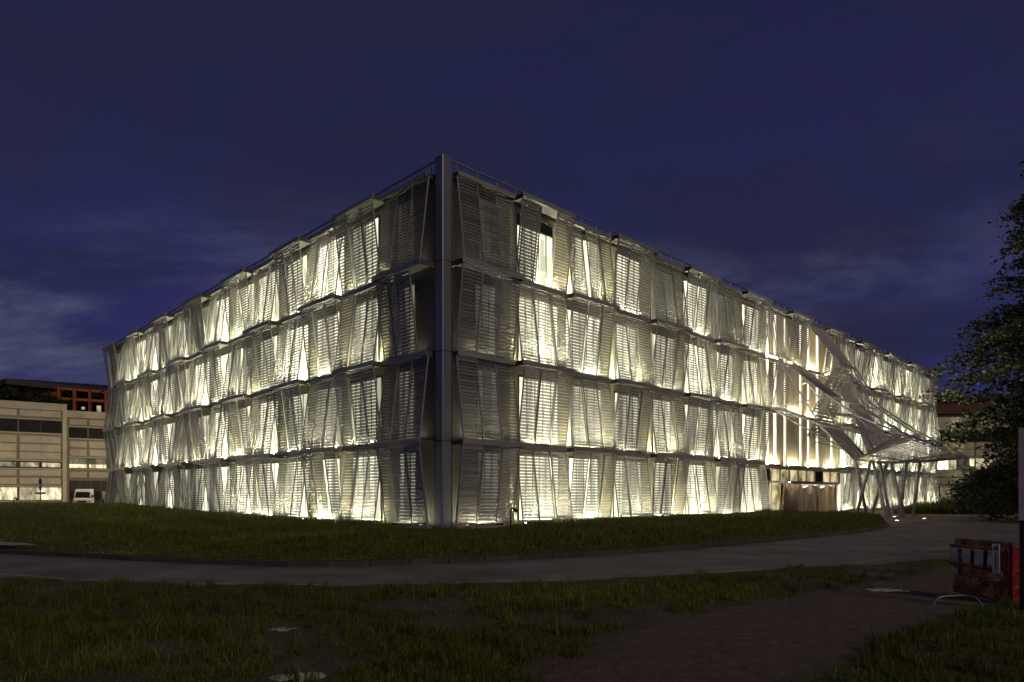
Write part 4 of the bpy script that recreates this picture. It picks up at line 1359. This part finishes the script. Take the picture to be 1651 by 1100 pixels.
def quads_to_mesh(name, v, cols, material):
    n = len(v) // 4
    me = bpy.data.meshes.new(name)
    me.vertices.add(len(v)); me.vertices.foreach_set('co', v.astype(np.float32).ravel())
    me.loops.add(len(v)); me.loops.foreach_set('vertex_index', np.arange(len(v), dtype=np.int32))
    me.polygons.add(n); me.polygons.foreach_set('loop_start', np.arange(0, len(v), 4, dtype=np.int32)); me.polygons.foreach_set('loop_total', np.full(n, 4, dtype=np.int32))
    me.materials.append(material); me.update(calc_edges=True)
    color_layer(me, cols)
    return me


def big_tree(name, label, base, H, R, z_lo, nbr, leaves_per, seed, profile):
    rng = np.random.default_rng(seed)
    root = thing(name, label, 'tree', base)
    g = MB(); g.tube([(0, 0, -0.2), (0.15, 0.1, H * 0.3), (-0.1, 0.2, H * 0.65), (0, 0, H * 0.97)], 0.42, 10, 0.05)
    tr = g.obj('trunk', M['bark'], root, smooth_shade=True)
    br_ = MB(); pts, tones = [], []
    for i in range(nbr):
        f = (i + rng.uniform(0, 1)) / nbr
        z = z_lo + (H - z_lo) * f
        az = rng.uniform(0, 2 * math.pi)
        ln = R * profile(f) * rng.uniform(0.65, 1.12)
        rise = rng.uniform(0.05, 0.45) - 0.1
        ctrl = []
        for u in np.linspace(0, 1, 7):
            ctrl.append(Vector((math.cos(az) * ln * u, math.sin(az) * ln * u, z + ln * (rise * u - 0.42 * u * u))))
        br_.tube(ctrl, 0.07, 5, 0.012, cap=False)
        nl = int(leaves_per * (0.35 + ln / R))
        ncl = max(3, int(ln * 2.2))
        # sprays: clusters of leaves along the outer part of the branch, flattened
        for c in range(ncl):
            u = 0.18 + 0.85 * (c + rng.uniform(0, 1)) / ncl
            k = min(u, 1.0) * 6; j = min(int(k), 5)
            p = ctrl[j].lerp(ctrl[j + 1], k - j)
            side = rng.normal(0, 0.34 * ln * (1.15 - 0.6 * u) * 0.5)
            ctr = np.array((p.x - math.sin(az) * side, p.y + math.cos(az) * side, p.z - abs(side) * 0.25 + rng.normal(0, 0.15)))
            m = max(6, nl // ncl)
            q = rng.normal(size=(m, 3)) * np.array((0.50, 0.50, 0.17))
            q[:, 2] -= 0.22 * (q[:, 0] ** 2 + q[:, 1] ** 2)
            pts.append(ctr + q)
            tone = np.array((0.046, 0.056, 0.018)) * rng.uniform(0.6, 1.5)
            tones.append(np.tile(tone, (m, 1)) * rng.uniform(0.7, 1.4, (m, 1)))
    br_.obj('branches', M['bark'], root)
    P_ = np.concatenate(pts); T_ = np.concatenate(tones)
    v, c = leaf_mesh('crown', P_, 0, 0.17, T_, rng)
    link('crown', quads_to_mesh('crown', v, c, M['leaf']), root)
    return root


tb = at(1714, 800, 46); tb.z = 0
big_tree('broad_tree', 'tall dark leafy tree with layered drooping sprays at the right edge', tb, 25.5, 6.9, 1.5, 140, 470, 5,
         lambda f: (0.84 + 0.16 * math.sin(math.pi * min(1, f * 1.6))) * (1 - max(0, f - 0.45) / 0.62) ** 0.8 + 0.04)


def bush(name, label, base, R, H, n, seed, tone, lsize=0.13, group=None):
    rng = np.random.default_rng(seed)
    root = thing(name, label, 'shrub', base, group)
    br_ = MB(); pts, tones = [], []
    ns = 26
    for i in range(ns):
        az = rng.uniform(0, 2 * math.pi); r = R * math.sqrt(rng.uniform(0.05, 1)); z = H * rng.uniform(0.25, 1.0) * math.sqrt(max(0.05, 1 - 0.7 * (r / R) ** 2))
        tip = Vector((math.cos(az) * r, math.sin(az) * r, z))
        br_.tube([(0, 0, 0), tip * 0.5 + Vector((0, 0, z * 0.1)), tip], 0.03, 5, 0.008, cap=False)
        m = n // ns
        q = rng.normal(size=(m, 3)) * np.array((0.28 * R, 0.28 * R, 0.15 * H))
        p = np.array(tip) + q; p[:, 2] = np.maximum(p[:, 2], 0.02)
        pts.append(p); tones.append(np.tile(np.array(tone) * rng.uniform(0.6, 1.4), (m, 1)) * rng.uniform(0.7, 1.4, (m, 1)))
    br_.obj('stems', M['bark'], root)
    v, c = leaf_mesh('foliage', np.concatenate(pts), 0, lsize, np.concatenate(tones), rng)
    link('foliage', quads_to_mesh('foliage', v, c, M['leaf']), root)
    return root


b = at(1590, 800, 66); b.z = 0
bush('shrub', 'rounded dark shrub at the foot of the tall tree before the dim office', b, 2.6, 4.4, 4200, 8, (0.045, 0.055, 0.016), 0.16)
b = at(1632, 800, 58); b.z = 0
bush('shrub', 'yellowish leafy shrub under the tall tree close to the pale board', b, 2.4, 4.2, 4200, 9, (0.075, 0.075, 0.02), 0.16)
# roof terrace plants on the long office
for i, (px, rr, hh, lab) in enumerate(((8, 1.9, 2.1, 'leftmost of the dark shrubs on the roof edge of the long office'), (35, 1.7, 1.5, 'dark low shrub second from left on the roof edge of the long office'),
                                       (62, 1.8, 1.5, 'dark shrub third from left on the roof edge of the long office'), (88, 1.5, 1.2, 'rightmost dark shrub on the roof edge of the long office'))):
    b = at(px, 640, 90 + px * 0.035); b.z = 13.72
    bush('roof_shrub', lab, b, rr, hh, 1300, 30 + i, (0.03, 0.04, 0.014), 0.16, 'shrubs along the office roof edge')

# ------------------------------------------------------------------ grass
def blades(name, P_, h, w, tone, rng, lean=0.45):
    """P_: (n,3) roots; each blade a tapered two-segment strip."""
    n = len(P_)
    az = rng.uniform(0, 2 * np.pi, n); fa = az + rng.normal(0, 0.6, n) + np.pi / 2
    ld = np.stack([np.cos(az), np.sin(az), np.zeros(n)], 1); wd = np.stack([np.cos(fa), np.sin(fa), np.zeros(n)], 1)
    ln = np.abs(rng.normal(0, lean, n)) * h
    b0 = P_ - wd * (w / 2)[:, None]; b1 = P_ + wd * (w / 2)[:, None]
    mid = P_ + ld * (ln * 0.35)[:, None]; mid[:, 2] += h * 0.6
    m0 = mid - wd * (w * 0.4)[:, None]; m1 = mid + wd * (w * 0.4)[:, None]
    tip = P_ + ld * ln[:, None]; tip[:, 2] += h * np.sqrt(np.maximum(0.3, 1 - (ln / h) ** 2 * 0.5))
    v = np.stack([b0, b1, m1, m0, tip], 1).reshape(-1, 3).astype(np.float32)
    i0 = np.arange(n, dtype=np.int32) * 5
    loops = np.stack([i0, i0 + 1, i0 + 2, i0 + 3, i0 + 3, i0 + 2, i0 + 4], 1).ravel()
    st = np.stack([np.arange(n) * 7, np.arange(n) * 7 + 4], 1).ravel().astype(np.int32)
    tot = np.tile(np.array([4, 3], dtype=np.int32), n)
    me = bpy.data.meshes.new(name)
    me.vertices.add(len(v)); me.vertices.foreach_set('co', v.ravel())
    me.loops.add(len(loops)); me.loops.foreach_set('vertex_index', loops.astype(np.int32))
    me.polygons.add(2 * n); me.polygons.foreach_set('loop_start', st); me.polygons.foreach_set('loop_total', tot)
    me.materials.append(M['blade']); me.update(calc_edges=True)
    color_layer(me, np.repeat(tone, 5, axis=0))
    return me


def grass_tone(n, rng, dry, P_=None):
    base = np.array((0.112, 0.152, 0.022)); straw = np.array((0.135, 0.115, 0.042))
    f = (rng.random(n) < dry)[:, None]
    c = np.where(f, straw, base) * rng.uniform(0.55, 1.5, (n, 1))
    if P_ is not None:      # drifts of greener and of rusty, seeding grass
        q = np.array([mnoise.noise(Vector((x * 0.22, y * 0.22, 40))) + 0.5 * mnoise.noise(Vector((x * 0.8, y * 0.8, 41))) for x, y in P_[:, :2]])
        w = np.clip((q + 0.05) * 2.0, 0, 1)[:, None]; w2 = np.clip((-q - 0.2) * 2.5, 0, 1)[:, None]
        c = c * (1 - 0.35 * w) + np.array((0.085, 0.068, 0.026)) * 0.35 * w
        c = c * (1 + 0.5 * w2)
    return c * np.stack([rng.uniform(0.85, 1.25, n), np.ones(n), np.ones(n)], 1)


# lawn
pts, hs, ws = [], [], []
NTRY = 330000
ii = RNG.uniform(20, NK - 1.001, NTRY); vv_ = RNG.random(NTRY) ** 1.25
for a, v in zip(ii, vv_):
    k = int(a); f = a - k
    kp = KC[k].lerp(KC[k + 1], f); fpnt = FC[k].lerp(FC[k + 1], f)
    dxy = fpnt - kp
    kp = kp + dxy.normalized() * 0.30
    p = kp.lerp(fpnt, v)
    x, y = p.x, p.y
    if abs(x / max(y, 1)) > 0.95:
        continue
    dist = y
    keep = max(0.10, min(1.0, (24.0 / dist) ** 1.3))
    # samples crowd where the fan of rows narrows; thin them to an even cover
    dens = 0.5 + 0.9 * mnoise.noise(Vector((x * 0.5, y * 0.5, 12)))
    edge = smooth(v, 0.0, 0.12)
    if random.random() > keep * (0.35 + 0.65 * edge) * max(0.25, dens + 0.3):
        continue
    # keep clear of the paved apron
    rel = p - C
    oR, oL = rel.dot(RN), rel.dot(LN)
    if oR < 1.2 and oL < 1.2:
        continue
    pts.append((x, y, lawn_z(x, y, v) - 0.01))
    tall = 0.55 + 0.7 * smooth(mnoise.noise(Vector((x * 0.25, y * 0.25, 20))), -0.3, 0.5)
    hh = (0.06 + 0.30 * tall * smooth(v, 0.02, 0.2) * (0.6 + 0.8 * max(0, mnoise.noise(Vector((x * 0.9, y * 0.9, 50)))))) * random.uniform(0.5, 1.35)
    if 0.5 < v and -7 < x < 3:
        hh *= 0.75
    hs.append(hh); ws.append(random.uniform(0.010, 0.020) * (0.7 + dist / 26))
pts = np.array(pts); n = len(pts)
link('lawn_grass', blades('lawn_grass', pts, np.array(hs), np.array(ws), grass_tone(n, RNG, 0.20, pts), RNG), kind='stuff', label='long unmown grass on the bank around the louvred building', category='grass')

# rough grass in the foreground: scattered blades plus tufts
pts, hs, ws = [], [], []
for _ in range(400000):
    y = 5.2 + (19.0 - 5.2) * random.random() ** 1.25
    x = random.uniform(-1.0, 1.05) * y
    yt = float(np.interp(x, nxs, nys))
    if y > yt - 0.12:
        continue
    pm = path_mask(x, y)
    if pm > 0.35 and random.random() < 0.985:
        continue
    sm = soil_mask(x, y)
    if random.random() < sm * 0.93:
        continue
    cl = mnoise.noise(Vector((x * 1.5, y * 1.5, 31)))
    if random.random() > 0.55 + 0.5 * cl:
        continue
    pts.append((x, y, verge_z(x, y) - 0.01))
    t = smooth(cl, -0.2, 0.55)
    hs.append((0.04 + 0.12 * t) * random.uniform(0.45, 1.2)); ws.append(random.uniform(0.005, 0.010))
for _ in range(1850):      # tufts
    y = 5.2 + 12.5 * random.random(); x = random.uniform(-1.0, 1.05) * y
    yt = float(np.interp(x, nxs, nys))
    if y > yt - 0.3 or path_mask(x, y) > 0.25 or random.random() < soil_mask(x, y) * 0.8:
        continue
    hT = random.uniform(0.10, 0.28)
    for _k in range(34):
        a = random.uniform(0, 6.28); r = abs(random.gauss(0, 0.07))
        xx, yy = x + math.cos(a) * r, y + math.sin(a) * r
        pts.append((xx, yy, verge_z(xx, yy) - 0.01)); hs.append(hT * random.uniform(0.5, 1.2)); ws.append(random.uniform(0.006, 0.012))
pts = np.array(pts); n = len(pts)
link('rough_grass', blades('rough_grass', pts, np.array(hs), np.array(ws), grass_tone(n, RNG, 0.12, pts), RNG, 0.7), kind='stuff', label='rough tufted grass in the dark foreground below the road', category='grass')

# second bank of grass beyond the plaza on the right
g = MB()
cols = 40
bank = []
for i in range(cols + 1):
    u = i / cols
    a = Vector((34.5 + 30 * u, 62.0 - 1.0 * u, 0)); b = Vector((52 + 26 * u, 80 - 4 * u, 0))
    for j in range(9):
        v = j / 8
        p = a.lerp(b, v)
        g.v.append((p.x, p.y, 0.006 + 0.42 * smooth(v, 0, 0.4)))
for i in range(cols):
    for j in range(8):
        q = i * 9 + j
        g.f.append((q, q + 9, q + 10, q + 1))
me = g.mesh('grass_bank', M['tone_ground'], True); color_layer(me, np.tile(np.array((0.045, 0.045, 0.018)), (len(me.vertices), 1)))
link('grass_bank', me, kind='structure')
n = 26000
u = RNG.random(n); v = RNG.random(n) ** 1.3
x = (34.5 + 30 * u) * (1 - v) + (52 + 26 * u) * v; y = (62.0 - u) * (1 - v) + (80 - 4 * u) * v
z = np.array([0.42 * smooth(q, 0, 0.4) for q in v])
link('bank_grass', blades('bank_grass', np.stack([x, y, z], 1), RNG.uniform(0.35, 0.9, n), RNG.uniform(0.03, 0.06, n), grass_tone(n, RNG, 0.15), RNG), kind='stuff', label='tall dark grass beyond the plaza at the building end', category='grass')
